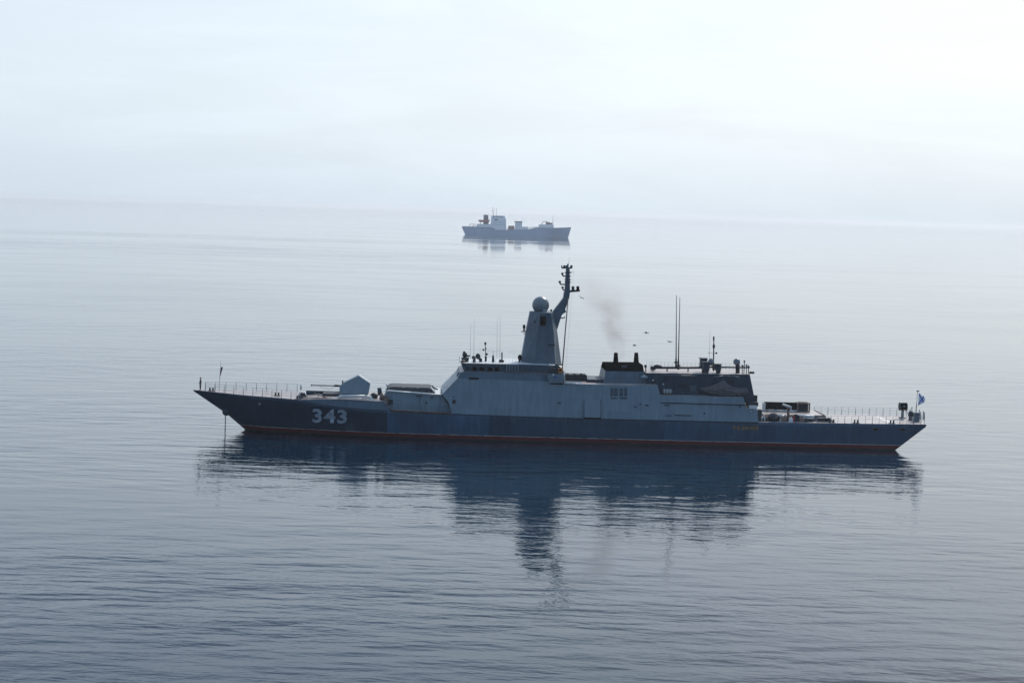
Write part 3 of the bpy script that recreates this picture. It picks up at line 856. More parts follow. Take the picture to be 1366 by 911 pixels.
b = MB(); b.ball(P(861, 488.5, -2.6), 0.2, 1, 1, 1.2); b.tube(P(861, 489, -2.6), P(861.3, 496.5, -2.6), 0.07); b.build('hangar_lamp', M['gear'], hg)
b = MB()
for i in range(27):
    px = 866 + i * 5.1
    q = P(px, 490, 3.9); q.z = roofz(px)
    b.tube(q, q + Vector((0, 0, 0.9)), 0.02, n=4)
    if i:
        for hh in (0.45, 0.9): b.tube(q + Vector((0, 0, hh)), lq + Vector((0, 0, hh)), 0.014, n=4)
    lq = q
b.build('hangar_railing', M['rail'], hg)
b = MB(); b.tube(P(1003.5, 531, -3.8), P(1006.5, 527.8, -3.8), 0.18); b.box(P(1007, 533, -3.8), (0.6, 0.6, 1.3)); b.box(P(1003, 538.5, -4.5), (1.6, 1.4, 0.6)); b.build('close_in_gun', M['gear'], ship)
b = MB(); pbox(b, 999, 540.8, 1010, 545.6, -5.4, -4.2); b.build('glint_box', M['white'], ship)  # white box added on the ledge for its bright glint
b = MB(); pbox(b, 884, 522.5, 932, 528.2, -5.0, -4.3); b.build('boat_deck_locker', M['dark'], ship)

# ---- gun turret
tp = [(452.9, 525), (452.9, 515.6), (458.2, 511), (478.5, 500.9), (493.9, 511.3), (491.3, 526)]
wid = [1.5, 1.3, 1.3, 1.15, 1.25, 1.6]
b = MB(); b.sym([P(px, py, -wv) for (px, py), wv in zip(tp, wid)]); gt = b.build('gun_turret', M['side'], ship)
b = MB()
b.tube(P(453.5, 514.6, 0), P(446, 514.5, 0), 0.16); b.tube(P(446, 514.5, 0), P(414.8, 514.0, 0), 0.085, 0.075); b.tube(P(416.4, 514.0, 0), P(414.6, 514.0, 0), 0.11); b.build('gun_barrel', M['gear'], gt)
b = MB(); b.tube(P(457, 511.5, -0.6), P(457, 507.6, -0.6), 0.1); b.build('turret_sight', M['gear'], gt)
b = MB(); b.path([P(448.5, 515, 0), P(441, 518.4, 0), P(433, 518.0, 0), P(427, 515.5, 0)], 0.03, 5); b.build('barrel_lashing', M['brown'], gt)
b = MB(); q0 = P(455, 531, 0); q1 = P(491, 525, 0); b.tube(Vector(((q0.x + q1.x) / 2, 0, q0.z - 0.3)), Vector(((q0.x + q1.x) / 2, 0, q1.z + 0.05)), 2.0, 1.9, 24); b.build('turret_ring', M['dark'], gt)
b = MB(); pbox(b, 408, 522.2, 455, 533, 1.2, 1.5); b.build('breakwater', M['dark'], ship)
b = MB(); b.path([P(px, py, -4.6) for px, py in ((450.5, 530.3), (455.5, 528), (487, 528.4), (492, 529.4), (494, 534))], 0.19); b.path([P(px, py, -4.6) for px, py in ((452, 531.3), (490, 532))], 0.12); b.build('fender_tube', M['white'], ship)
b = MB(); b.path([P(px, py, -4.6) for px, py in ((492.5, 530), (495, 531), (495.5, 534.5))], 0.3); b.build('air_pipe', M['white'], ship)
b = MB(); b.ball(P(499, 528.3, -2.5), 0.55, 1, 1, 0.9); b.tube(P(499, 528, -2.5), P(499, 535, -2.5), 0.5); b.build('mushroom_vent', M['gear'], ship)
b = MB(); b.tube(P(506.8, 527, -3.2), P(506.2, 517.2, -3.2), 0.34, 0.30, 12); b.build('vent_trunk', M['dark'], ship)
b = MB(); b.tube(P(509.5, 533, -4), P(510.5, 526, -3.5), 0.4); b.box(P(515, 531.5, -5), (0.7, 0.5, 0.7)); b.build('hose_box', M['brown'], ship)
b = MB(); b.path([P(419, 524.5, -3), P(436, 530.8, -4.8)], 0.07); b.path([P(425, 525, -3), P(424, 531.5, -4.5)], 0.05); b.build('stay_rod', M['brown'], ship)
b = MB(); pbox(b, 430, 525.6, 452, 532, -2, 1); b.build('ready_locker', M['gear'], ship)
b = MB(); b.box(P(424, 530.6, -4.6), (4.2, 0.6, 0.10)); b.box(P(440, 531.6, -4.8), (2.4, 0.6, 0.10)); b.build('deck_strip', M['brown'], ship)
# anchor windlass and bollards
b = MB(); b.tube(P(402, 527.5, -2.8), P(402, 527.5, -1.6), 0.45, n=12); b.tube(P(406, 527.5, -2.8), P(406, 527.5, -1.6), 0.4, n=12); b.box(P(404, 530, -2.6), (1.3, 0.9, 0.4)); b.build('anchor_windlass', M['gear'], ship)
b = MB(); b.path([P(406, 522.5, -3), P(410, 530, -3.4)], 0.07); b.path([P(398, 528.5, -3), P(401, 524, -3)], 0.06); b.tube(P(401.4, 520, 2), P(401.4, 513, 2), 0.16); b.build('windlass_lever', M['white'], ship)
for px, py, Y in ((369.6, 525.6, -2.2), (398.5, 531, -4.6), (282, 520.6, -0.6), (1020, 561, -5.2), (1110, 561.5, -5.2), (1190, 563, -4.9), (1142, 562.8, -5.3)):
    q = P(px, py, Y); z0 = zd(q.x)
    b = MB()
    for dx in (-0.22, 0.22): b.tube((q.x + dx, Y, z0), (q.x + dx, Y, z0 + 0.42), 0.12); b.tube((q.x + dx, Y, z0 + 0.40), (q.x + dx, Y, z0 + 0.47), 0.16)
    b.box((q.x, Y, z0 + 0.03), (0.95, 0.4, 0.06)); b.build('bollard', M['gear'], ship)

# ---- railings: one part each, every stanchion a sub-part
def railing(pxs, py_guess, side, inset, height, mids, heavy_every=1, mat='rail'):
    pts = []
    for px in pxs:
        x = P(px, py_guess, -4 * (1 if side < 0 else -1)).x
        if side > 0:
            for _ in range(6): x = P(px, py_guess, bd(x) - inset).x
        else:
            for _ in range(6): x = P(px, py_guess, -(bd(x) - inset)).x
        pts.append(Vector((x, side * max(0.1, bd(x) - inset), zd(x))))
    b = MB()
    for a, c in zip(pts, pts[1:]):
        for hh in mids + [height]:
            b.tube(a + Vector((0, 0, hh)), c + Vector((0, 0, hh)), 0.017, n=4)
    rl = b.build('railing', M[mat], ship)
    for i, q in enumerate(pts):
        b = MB(); b.tube(q, q + Vector((0, 0, height + 0.03)), 0.045 if i % heavy_every == 0 else 0.025, 0.03 if i % heavy_every == 0 else 0.02, n=6)
        b.build('stanchion', M[mat], rl)
    return rl
railing([273.5 + 12.75 * i for i in range(11)], 527, -1, 0.12, 1.12, [0.4, 0.76])
railing([274 + 13.6 * i for i in range(10)], 521, 1, 0.12, 1.12, [0.4, 0.76])
railing([1090 + 9.2 * i for i in range(16)], 563, -1, 0.10, 1.08, [0.25, 0.65], 2)
railing([1086 + 9.2 * i for i in range(15)], 550, 1, 0.10, 1.08, [0.0, 0.4, 0.75], 2)
b = MB()
for i in range(7):
    y = -4.8 + 1.6 * i
    q = Vector((x_stern - 0.15, y, zd(x_stern))); b.tube(q, q + Vector((0, 0, 1.08)), 0.03, n=5)
    if i:
        for hh in (0.4, 0.75, 1.08): b.tube(q + Vector((0, 0, hh)), lq + Vector((0, 0, hh)), 0.017, n=4)
    lq = q
b.build('stern_railing', M['rail'], ship)
# safety net frame under the deck edge, white landing markings
xa_, xb_ = P(1092, 560, -3).x, P(1188, 560, -3).x
b = MB()
def dm(x0, y0, x1, y1):
    z = lambda x: zd(x) + 0.006
    b.face([(x0, y0, z(x0)), (x1, y0, z(x1)), (x1, y1, z(x1)), (x0, y1, z(x0))])
dm(xa_, -4.2, xb_, -3.6); dm(xa_, 3.4, xb_, 4.0); dm(xa_, -3.6, xa_ + 0.5, 3.4); dm(xb_ - 0.5, -3.6, xb_, 3.4); dm(xa_ + 0.5, -0.25, xb_ - 0.5, 0.25)
b.build('landing_marking', M['white'], ship)

# quarterdeck platform & piping
b = MB(); b.sym([Vector((P(px, 555, 0).x, -yy, zd(P(px, 555, 0).x) + hz)) for px, yy, hz in ((1014, 4.0, -0.02), (1014, 4.0, 0.75), (1094, 3.4, 0.7), (1100, 3.4, 0.02))]); pf = b.build('deck_hatch', M['deck'], ship)
b = MB(); zt = zd(P(1080, 555, 0).x) + 0.78
b.path([Vector((P(1014, 555, 0).x, -3.95, zt)), Vector((P(1094, 555, 0).x, -3.4, zt - 0.02)), Vector((P(1094, 555, 0).x, 3.4, zt - 0.02))], 0.07); b.build('hatch_coaming', M['redlead'], pf)
b = MB(); b.tube(P(1036, 554.8, -4.6), P(1051, 555.2, -4.6), 0.2); b.tube(P(1064, 554.6, -4.6), P(1086, 555.4, -4.4), 0.18); b.tube(P(1064, 557.5, -4.7), P(1085, 558, -4.7), 0.1)
b.build('fire_main_pipe', M['white'], ship)
for px, py in ((1079, 558.8), (1097, 558), (1103, 558.6)):
    q = P(px, py, -4.4); b = MB(); b.box((q.x, q.y, zd(q.x) + 0.3), (1.2, 0.5, 0.55)); b.tube((q.x + 0.9, q.y, zd(q.x) + 0.05), (q.x + 0.2, q.y, zd(q.x) + 0.62), 0.09); b.build('cleat_box', M['gear'], ship)
b = MB(); pbox(b, 1011.5, 546.5, 1016.5, 563, -5.2, -4.2); b.build('hose_locker', M['gear'], ship)
for i, (px, py, Y, mm, sz) in enumerate(((1018, 558.5, -4.9, 'white', 0.3), (1021, 556, -4.7, 'brown', 0.32), (1046, 560, -5.0, 'brown', 0.35), (1054.5, 559, -5.1, 'white', 0.26), (1069, 560.5, -5.0, 'brown', 0.3), (1075, 560.6, -5.1, 'gear', 0.25), (1033, 561, -5.3, 'gear', 0.3), (1042, 557.5, -4.8, 'white', 0.22))):
    q = P(px, py, Y); b = MB(); b.box((q.x, Y, zd(q.x) + sz), (sz * 2.2, sz * 2, sz * 2)); b.tube((q.x, Y, zd(q.x) + sz * 1.9), (q.x + sz * 0.4, Y, zd(q.x) + sz * 2.8), sz * 0.3); b.build('valve_box', M[mm], ship)
b = MB(); q = P(1051.5, 560, -4.9); b.tube((q.x, q.y, zd(q.x)), P(1051.5, 545, -4.9), 0.2); b.tube(P(1051.5, 546, -4.9), P(1053, 543.4, -4.9), 0.26); b.build('davit_post', M['brown'], ship)
b = MB(); b.tube(P(1055.5, 543.5, -4.9), P(1044.5, 539.4, -3.0), 0.16); b.tube(P(1054, 545, -4.9), P(1058, 551, -4.9), 0.1); b.build('davit_arm', M['white'], ship)
# stern fittings
sg = MB(); q = P(1222.5, 556, -2.0); z0 = zd(q.x); sg.box((q.x, q.y, z0 + 0.65), (0.8, 0.8, 1.3)); sg.build('stern_locker', M['mid'], ship)
b = MB(); q = P(1215, 552, -0.5); b.ball((q.x, q.y, zd(q.x) + 0.85), 0.5, 0.8, 0.8, 1.1); b.box((q.x, q.y, zd(q.x) + 0.2), (0.5, 0.5, 0.4)); b.build('fairlead_reel', M['gear'], ship)
b = MB(); 
for px, hh in ((1216, 1.9), (1226, 1.5), (1231.5, 1.3), (1233, 1.1), (1228, 1.2)):
    q = P(px, 556, 0.5); b.tube((q.x, q.y, zd(q.x)), (q.x, q.y, zd(q.x) + hh), 0.07)
b.path([P(1208, 548.5, 1.0), P(1214, 553, -0.5), P(1216, 560, -1.5)], 0.07)
b.build('stern_davits', M['rail'], ship)
b = MB(); q = P(1222, 560, 0.0); fs0 = Vector((q.x, 0, zd(q.x))); fs1 = P(1223.8, 521.6, 0); b.tube(fs0, fs1, 0.05, 0.035); b.tube(P(1219.5, 560, 0), P(1222.6, 538, 0), 0.03); b.ball(fs1, 0.14); b.box(fs1 + Vector((0.12, 0, 0.02)), (0.3, 0.2, 0.16)); b.build('flagstaff', M['rail'], ship)
b = MB(); q = P(292, 521, 0); js0 = Vector((q.x, 0, zd(q.x))); js1 = P(294.5, 482.5, 0); b.tube(js0, js1, 0.035, 0.02); b.tube(js1, P(291.5, 481, 0), 0.012, n=4); b.build('flagstaff', M['rail'], ship)

# ================================================================== THINGS ON BOARD (top-level)
def world_of(p): return Matrix.Rotation(SHIP.yaw, 3, 'Z') @ Vector(p)
def onboard(name, local, label, cat, group=None):
    o = empty(name, world_of(local), SHIP.yaw)
    return tag(o, label, cat, group)

# flags: cloth grids with folds
def flag_mat(name, kind):
    m, t = new_mat(name)
    uv = t.n('ShaderNodeTexCoord').outputs['UV']
    sp = t.n('ShaderNodeSeparateXYZ'); t.put(sp.inputs[0], uv)
    u, v = sp.outputs[0], sp.outputs[1]
    d1 = t.math('ABSOLUTE', t.math('SUBTRACT', u, v))
    d2 = t.math('ABSOLUTE', t.math('SUBTRACT', t.math('ADD', u, v), 1.0))
    dd = t.math('MINIMUM', d1, d2)
    if kind == 'ensign':
        colr = t.mix(t.math('LESS_THAN', dd, 0.10), (0.80, 0.80, 0.82, 1), (0.02, 0.05, 0.42, 1))
    else:
        e = t.math('MINIMUM', dd, t.math('MINIMUM', t.math('ABSOLUTE', t.math('SUBTRACT', u, 0.5)), t.math('ABSOLUTE', t.math('SUBTRACT', v, 0.5))))
        colr = t.mix(t.math('LESS_THAN', e, 0.035), (0.55, 0.03, 0.05, 1), (0.6, 0.55, 0.6, 1))
        colr = t.mix(t.maprange(v, 0.45, 0.6, 0.0, 1.0), t.mix(t.math('LESS_THAN', dd, 0.03), colr, (0.04, 0.05, 0.2, 1)), (0.10, 0.02, 0.03, 1))
    b = finish(t, colr, 0.8)
    return m
def cloth(name, pts_fn, mat, nu, nv, loc):
    bm = bmesh.new()
    uvl = bm.loops.layers.uv.new()
    g = [[bm.verts.new(pts_fn(i / nu, j / nv) - loc) for j in range(nv + 1)] for i in range(nu + 1)]
    for i in range(nu):
        for j in range(nv):
            f = bm.faces.new((g[i][j], g[i + 1][j], g[i + 1][j + 1], g[i][j + 1])); f.smooth = True
            for lp_, (a, c) in zip(f.loops, ((i, j), (i + 1, j), (i + 1, j + 1), (i, j + 1))): lp_[uvl].uv = (a / nu, c / nv)
    me = bpy.data.meshes.new(name); bm.to_mesh(me); bm.free(); me.materials.append(mat)
    o = bpy.data.objects.new(name, me); COL.objects.link(o)
    sm = o.modifiers.new('thick', 'SOLIDIFY'); sm.thickness = 0.012
    return o
a0, a1 = P(1224.2, 540.8, 0), P(1224.0, 523.8, 0)
ez = a1.z - a0.z
def ens(u, v):
    x = a0.x + 0.06 + 1.05 * u * (0.62 + 0.38 * math.sin(math.pi * v) ** 0.7)
    z = a0.z + ez * (0.0 + v) * (1 - 0.42 * u) + 0.42 * u * ez * 0.42
    return Vector((x, 0.10 * math.sin(7 * u + 2 * v) * u, z))
fl = cloth('flag', ens, flag_mat('ensign_cloth', 'ensign'), 14, 10, a0)
fl.location = world_of(a0); fl.rotation_euler = (0, 0, SHIP.yaw)
tag(fl, 'white flag with blue diagonal cross flying from the stern staff', 'flag')
c0, c1 = P(292.8, 502.5, 0), P(294.6, 489.5, 0)
def jk(u, v):
    base = c0.lerp(c1, v)
    return Vector((base.x + 0.03 + 0.24 * u * (0.5 + 0.6 * v) - 0.16 * u * (1 - v), 0.16 * math.sin(9 * u) * (1 - 0.4 * v), base.z - 0.35 * u * (1 - v)))
fj = cloth('flag', jk, flag_mat('jack_cloth', 'jack'), 12, 12, c0)
fj.location = world_of(c0); fj.rotation_euler = (0, 0, SHIP.yaw)
tag(fj, 'dark red flag hanging limp from the bow staff', 'flag')

# person at the stem head
def person(local, yaw, label, cloth_m, cap):
    root = onboard('person', local, label, 'person')
    root.rotation_euler = (0, 0, SHIP.yaw + yaw)
    V = [(0, 0, 0.98), (0, 0, 1.18), (0, 0, 1.42), (0, 0, 1.52), (0, 0.01, 1.66),          # pelvis, waist, chest, neck, head
         (0.10, 0, 0.92), (0.12, 0.02, 0.50), (0.12, -0.01, 0.08), (0.12, 0.14, 0.04),
         (-0.10, 0, 0.92), (-0.12, 0.03, 0.50), (-0.13, -0.02, 0.08), (-0.13, 0.13, 0.04),
         (0.19, 0, 1.42), (0.27, 0.06, 1.16), (0.24, 0.28, 1.02), (0.23, 0.36, 0.99),
         (-0.19, 0, 1.42), (-0.25, -0.02, 1.13), (-0.24, 0.08, 0.88), (-0.23, 0.11, 0.80), (0, 0.015, 1.76)]
    E = [(0, 1), (1, 2), (2, 3), (3, 4), (4, 21), (0, 5), (5, 6), (6, 7), (7, 8), (0, 9), (9, 10), (10, 11), (11, 12), (2, 13), (13, 14), (14, 15), (15, 16), (2, 17), (17, 18), (18, 19), (19, 20)]
    Rr = [.19, .18, .20, .07, .105, .12, .09, .06, .05, .12, .09, .06, .05, .085, .065, .05, .04, .085, .065, .05, .04, .09]
    me = bpy.data.meshes.new('skel'); me.from_pydata(V, E, [])
    o = bpy.data.objects.new('skel', me); COL.objects.link(o)
    o.modifiers.new('skin', 'SKIN'); o.modifiers.new('sub', 'SUBSURF').levels = 1
    for i, r in enumerate(Rr): me.skin_vertices[0].data[i].radius = (r, r * (0.72 if i in (0, 1, 2) else 1))
    me.skin_vertices[0].data[0].use_root = True
    bm_ = bpy.data.meshes.new_from_object(o.evaluated_get(bpy.context.evaluated_depsgraph_get()))
    bpy.data.objects.remove(o)
    bm_.name = 'body'; bm_.materials.clear(); bm_.materials.append(cloth_m); bm_.materials.append(M_SKIN)
    for p in bm_.polygons:
        p.use_smooth = True
        c = p.center
        if 1.53 < c.z < 1.74 or (c.z < 1.03 and abs(c.x) > 0.18 and c.z > 0.76): p.material_index = 1
    bo = bpy.data.objects.new('body', bm_); COL.objects.link(bo); bo.parent = root
    b = MB(); b.ball((0, 0.0, 1.755), 0.125, 1, 1.1, 0.7, 12, 8); b.tube((0, 0.02, 1.74), (0, 0.08, 1.735), 0.115, 0.10, 10); b.build('cap', cap, root)
    return root
M_SKIN = paint('skin', (0.45, 0.27, 0.19), 0.6, 0.05, 0.0)
M_NAVY = paint('dark_uniform', (0.018, 0.016, 0.016), 0.85, 0.2, 0.0, 0, 6)
q = P(267.3, 519.5, 0.0); q.z = zd(q.x)
person(q, R(80), 'person in dark clothes standing at the tip of the bow with one arm held out', M_NAVY, M_NAVY)
q = P(747.3, 498, -5.6); q.z = P(747, 499.3, -5.25).z

# covered boat on the boat deck
zb_ = P(965, 528.4, -5.0).z
bt = onboard('covered_boat', P(966, 528.4, -5.0), 'small boat under a grey canvas cover, peaked in the middle, beside the hangar', 'boat')
L0 = P(966, 528.4, -5.0)
def rel(px, py, y=-5.0): return P(px, py, y) - L0
b = MB()
prof_top = [(934, 517.5), (940, 516.6), (948, 514.5), (956, 511.5), (961.5, 508.2), (964.2, 505.8), (967, 508.5), (970, 512), (976, 515), (984, 517.2), (992, 517.3), (995.5, 516.8), (997.5, 521)]
prof_bot = [(934, 518.5), (940, 522), (948, 524.8), (956, 526), (961.5, 526.4), (964.2, 526.6), (967, 526.6), (970, 526.7), (976, 526.7), (984, 526.4), (992, 526), (995.5, 525.4), (997.5, 524)]
hwid = [0.05, 0.35, 0.6, 0.75, 0.8, 0.82, 0.82, 0.82, 0.82, 0.8, 0.75, 0.7, 0.6]
rows_ = []
for i, ((tx, ty), (bx_, by_), h_) in enumerate(zip(prof_top, prof_bot, hwid)):
    T, B_ = rel(tx, ty), rel(bx_, by_)
    mid = T.lerp(B_, 0.55)
    j = 0.11 * math.sin(i * 2.3)
    ring_ = [Vector((T.x, 0, T.z)), Vector((T.x, -h_ * 0.45, T.z + (mid.z - T.z) * 0.62 + j)), Vector((T.x, -h_, mid.z - j)), Vector((T.x, -h_ * 0.9, B_.z)), Vector((T.x, h_ * 0.9, B_.z)), Vector((T.x, h_, mid.z)), Vector((T.x, h_ * 0.45, T.z + (mid.z - T.z) * 0.62))]
    rows_.append([b.bm.verts.new(v) for v in ring_])
for a, c in zip(rows_, rows_[1:]):
    for i in range(7):
        f = b.bm.faces.new((a[i], a[(i + 1) % 7], c[(i + 1) % 7], c[i])); f.smooth = i in (0, 1, 5, 6) and False
b.bm.faces.new(rows_[0]); b.bm.faces.new(rows_[-1])
b.build('canvas_cover', M['canvas'], bt)
b = MB()
for px in (948, 984): b.box(rel(px, 527, -5.0) + Vector((0, 0, 0.0)), (0.35, 1.3, 0.5))
b.build('cradle', M['gear'], bt)

# liferaft canister
def liferaft(px, py, y, label, length=1.25, r=0.36):
    q = P(px, py, y)
    o = onboard('liferaft', q, label, 'liferaft', 'liferaft canisters on the warship')
    b = MB(); b.tube((-length / 2, 0, r), (length / 2, 0, r), r, n=14)
    for x in (-length / 2, length / 2): b.ball((x, 0, r), r, 0.25, 1, 1, 14, 8)
    b.build('canister', M['radome'], o)
    b = MB()
    for x in (-0.35, 0.0, 0.35): b.torus((x, 0, r), r + 0.01, 0.03); 
    for v in b.bm.verts:
        pass
    b.bm.free(); b = MB()
    for x in (-0.4, 0.0, 0.4): b.tube((x - 0.03, 0, r), (x + 0.03, 0, r), r + 0.02, n=14)
    b.build('strap', M['white'], o)
    b = MB()
    for x in (-0.4, 0.4): b.box((x, 0, 0.0), (0.1, 0.6, 0.14))
    b.build('cradle', M['gear'], o)
    return o
liferaft(889.8, 525.6, -5.1, 'short grey liferaft canister with white straps in the recess aft of the funnel')

# lifebuoy on the wing
o = onboard('lifebuoy', P(747.4, 494, -5.35), 'orange lifebuoy hung at the aft end of the bridge wing below the tower', 'lifebuoy')
b = MB(); b.torus((0, 0, 0), 0.3, 0.09); b.build('ring', M['orange'], o)
b = MB(); b.box((0, 0.12, 0.05), (0.55, 0.08, 0.75)); b.build('holder', M['gear'], o)

# deck cargo on the quarterdeck
def deckz(px, y): return zd(P(px, 555, y).x)
x0, x1 = P(1019.5, 549, 2.0).x, P(1061.5, 549, 2.0).x
zr = deckz(1040, 2) + 0.72
rk = onboard('storage_rack', ((x0 + x1) / 2, 2.0, zr), 'long black louvred stowage rack with white end posts across the quarterdeck', 'storage rack')
Lr = x1 - x0
b = MB(); b.box((0, 0, 0.78), (Lr, 1.4, 1.0)); b.build('louvred_body', M['black'], rk)
b = MB()
for i in range(22): b.box((-Lr / 2 + Lr * (i + 0.5) / 22, -0.71, 0.78), (0.05, 0.06, 0.9))
b.build('bars', M['gear'], rk)
for s in (-1, 1):
    b = MB(); b.box((s * (Lr / 2 + 0.1), 0, 0.6), (0.2, 1.5, 1.2)); b.build('end_post', M['white'] if s < 0 else M['brown'], rk)
b = MB(); b.tube((-Lr / 2, -0.75, 0.16), (Lr / 2, -0.75, 0.16), 0.10); b.build('rail_pipe', M['white'], rk)
b = MB()
for x in (-Lr * 0.42, -Lr * 0.14, Lr * 0.14, Lr * 0.42): b.box((x, 0, 0.1), (0.2, 1.0, 0.3))
b.build('foot', M['gear'], rk)
x2, x3 = P(1062.5, 549, 2.2).x, P(1078, 549, 2.2).x
ct = onboard('storage_cage', ((x2 + x3) / 2, 2.2, deckz(1070, 2.2) + 0.70), 'dark cage with brown steel frame at the aft end of the black rack', 'cage')
Lc = x3 - x2
b = MB(); b.box((0, 0, 0.7), (Lc - 0.3, 1.2, 1.1)); b.build('load', M['gear'], ct)
b = MB()
for sx in (-1, 1):
    for sy in (-1, 1): b.box((sx * Lc / 2, sy * 0.7, 0.66), (0.22, 0.12, 1.32))
    b.box((sx * Lc / 2, 0, 1.3), (0.22, 1.3, 0.14))
for sy in (-1, 1): b.box((0, sy * 0.7, 1.3), (Lc - 0.2, 0.14, 0.14)); b.box((0, sy * 0.7, 0.07), (Lc - 0.2, 0.14, 0.14))
b.build('frame', M['brown'], ct)
for i, (px, py, y) in enumerate(((1061.8, 561, -4.7),)):
    q = P(px, py, y); q.z = zd(q.x)
    rl = onboard('cable_reel', q, 'round cable reel with a red flange on the quarterdeck beside the brown davit post', 'cable reel')
    b = MB(); b.tube((0, -0.3, 0.52), (0, 0.3, 0.52), 0.40, n=16); b.build('wound_cable', M['canvas'], rl)
    b = MB(); b.tube((0, -0.36, 0.52), (0, -0.3, 0.52), 0.52, n=18); b.tube((0, 0.3, 0.52), (0, 0.36, 0.52), 0.52, n=18); b.build('flange', M['gear'], rl)
    b = MB(); b.box((-0.42, -0.34, 0.45), (0.2, 0.14, 0.85)); b.box((0.42, 0.34, 0.3), (0.14, 0.14, 0.6)); b.build('stand', M['red'], rl)
q = P(1031.5, 561, -4.6); q.z = zd(q.x)
wn = onboard('covered_winch', q, 'grey winch half under a canvas hood on the quarterdeck by the superstructure end', 'winch')
b = MB(); b.ball((0, 0, 0.62), 0.72, 1.05, 0.7, 0.8, 14, 10); b.build('canvas_hood', M['canvas'], wn)
b = MB(); b.tube((-0.8, -0.2, 0.45), (0.8, -0.2, 0.45), 0.3, n=14); b.box((0, 0, 0.1), (1.5, 0.9, 0.2)); b.build('drum', M['gear'], wn)
b = MB(); b.box((-0.85, -0.1, 0.4), (0.12, 0.5, 0.8)); b.box((0.85, -0.1, 0.4), (0.12, 0.5, 0.8)); b.build('cheek_plate', M['brown'], wn)
q = P(1204, 550, 2.0); q.z = zd(q.x)
sc_ = onboard('stern_winch', q, 'black drum winch with orange cheek standing at the aft corner of the flight deck', 'winch')
top = P(1204, 542, 2.0) - q
b = MB(); b.tube((-0.45, -0.1, top.z), (0.45, -0.1, top.z), 0.55, n=16); b.build('drum', M['black'], sc_)
b = MB(); b.tube((0.46, -0.1, top.z), (0.56, -0.1, top.z), 0.62, n=16); b.build('cheek_plate', M['brown'], sc_)
b = MB(); b.tube((-0.56, -0.1, top.z), (-0.46, -0.1, top.z), 0.62, n=16); b.build('cheek_plate', M['gear'], sc_)
b = MB(); b.tube((0, 0, 0), (0, 0, top.z - 0.4), 0.22); b.box((0, 0, 0.08), (0.9, 0.9, 0.16)); b.build('pedestal', M['rail'], sc_)
b = MB(); b.tube((0, -0.7, top.z + 0.1), (0, -0.62, top.z + 0.1), 0.14); b.build('lamp_glass', M['side'], sc_)

# ================================================================== TANKER on the horizon
o_, d_ = Frame((0, 0, 0), 0).ray(690, 315.6)
tk_loc = o_ + d_ * (-o_.z / d_.z)
TK = Frame(tk_loc, R(2.0))
T = TK.P
tank = empty('tanker', tk_loc, TK.yaw)
tag(tank, 'distant grey tanker with white bridge house aft, hazy near the horizon', 'tanker')
M['thull'] = paint('tanker_hull_paint', (0.26, 0.38, 0.52), 0.5, 0.08, 0.1, 0.05, 0.05)
M['twhite'] = paint('tanker_white_paint', (0.90, 0.91, 0.92), 0.5, 0.03, 0.05, 0.03, 0.1)
M['tred'] = paint('tanker_red_paint', (0.36, 0.07, 0.10), 0.5, 0.1, 0.1)
M['tbrown'] = paint('tanker_brown_paint', (0.20, 0.12, 0.10), 0.5, 0.1, 0.1)
M['tdark'] = paint('tanker_dark_paint', (0.07, 0.085, 0.11), 0.5, 0.1, 0.1)
HB = 8.5
prof = [(616.5, 302.0, 5.5), (622, 302.1, 7.5), (636, 302.7, 8.5), (659, 304.1, 8.5), (661.5, 307.0, 8.5), (690, 306.4, 8.5), (704, 306.3, 8.5), (716, 303.6, 8.3), (740, 304.2, 6.0), (752, 303.8, 3.2), (762, 303.3, 0.3)]
tzp, tbp = [], []
for px, py, hbm in prof:
    q = T(px, py, -hbm); tzp.append((q.x, q.z)); tbp.append((q.x, hbm))
kb = T(757.2, 318, 0); ks = T(621.5, 312.6, -5)
tkl = [(tzp[0][0], tzp[0][1] - 2.0), (ks.x, -2.0), (kb.x, -2.0), (tzp[-1][0], tzp[-1][1] - 0.5)]
mb = MB(); xs_ = sorted(set([tzp[0][0] + (tzp[-1][0] - tzp[0][0]) * i / 60 for i in range(61)] + [k[0] for k in tkl] + [z[0] for z in tzp]))
rr = []
for x in xs_:
    c = []
    for j in range(6):
        z0_, z1_ = interp(x, tkl), interp(x, tzp)
        t_ = j / 5
        full = min(1.0, max(0.1, (kb.x - x) / 35)) if x > kb.x - 35 else 1.0
        c.append((x, interp(x, tbp) * (full + (1 - full) * t_), z0_ + (z1_ - z0_) * t_))
    rr.append(c)
na = [[mb.bm.verts.new((x, -y, z)) for x, y, z in c] for c in rr]; fa = [[mb.bm.verts.new((x, y, z)) for x, y, z in c] for c in rr]
for i in range(len(xs_) - 1):
    for j in range(5):
        mb.bm.faces.new((na[i][j], na[i + 1][j], na[i + 1][j + 1], na[i][j + 1])); mb.bm.faces.new((fa[i][j], fa[i][j + 1], fa[i + 1][j + 1], fa[i + 1][j]))
    mb.bm.faces.new((na[i][5], na[i + 1][5], fa[i + 1][5], fa[i][5])); mb.bm.faces.new((na[i][0], fa[i][0], fa[i + 1][0], na[i + 1][0]))
for e in (0, len(xs_) - 1):
    for j in range(5): mb.bm.faces.new((na[e][j], fa[e][j], fa[e][j + 1], na[e][j + 1]))
th = mb.build('hull', M['thull'], tank, deck=M['tbrown'], deck_n=0.9)
def tprism(name, pts, y0, mat, parent, y1=None):
    b = MB(); near_ = [T(px, py, y0) for px, py in pts]; b.prism(near_, [v + Vector((0, (y1 if y1 is not None else -y0) - y0, 0)) for v in near_]); return b.build(name, mat, parent)
hs = tprism('bridge_house', [(654.5, 305), (655.5, 290.2), (674, 290.6), (675.2, 294), (675.2, 308), (660, 307.5)], -7.0, M['twhite'], tank)
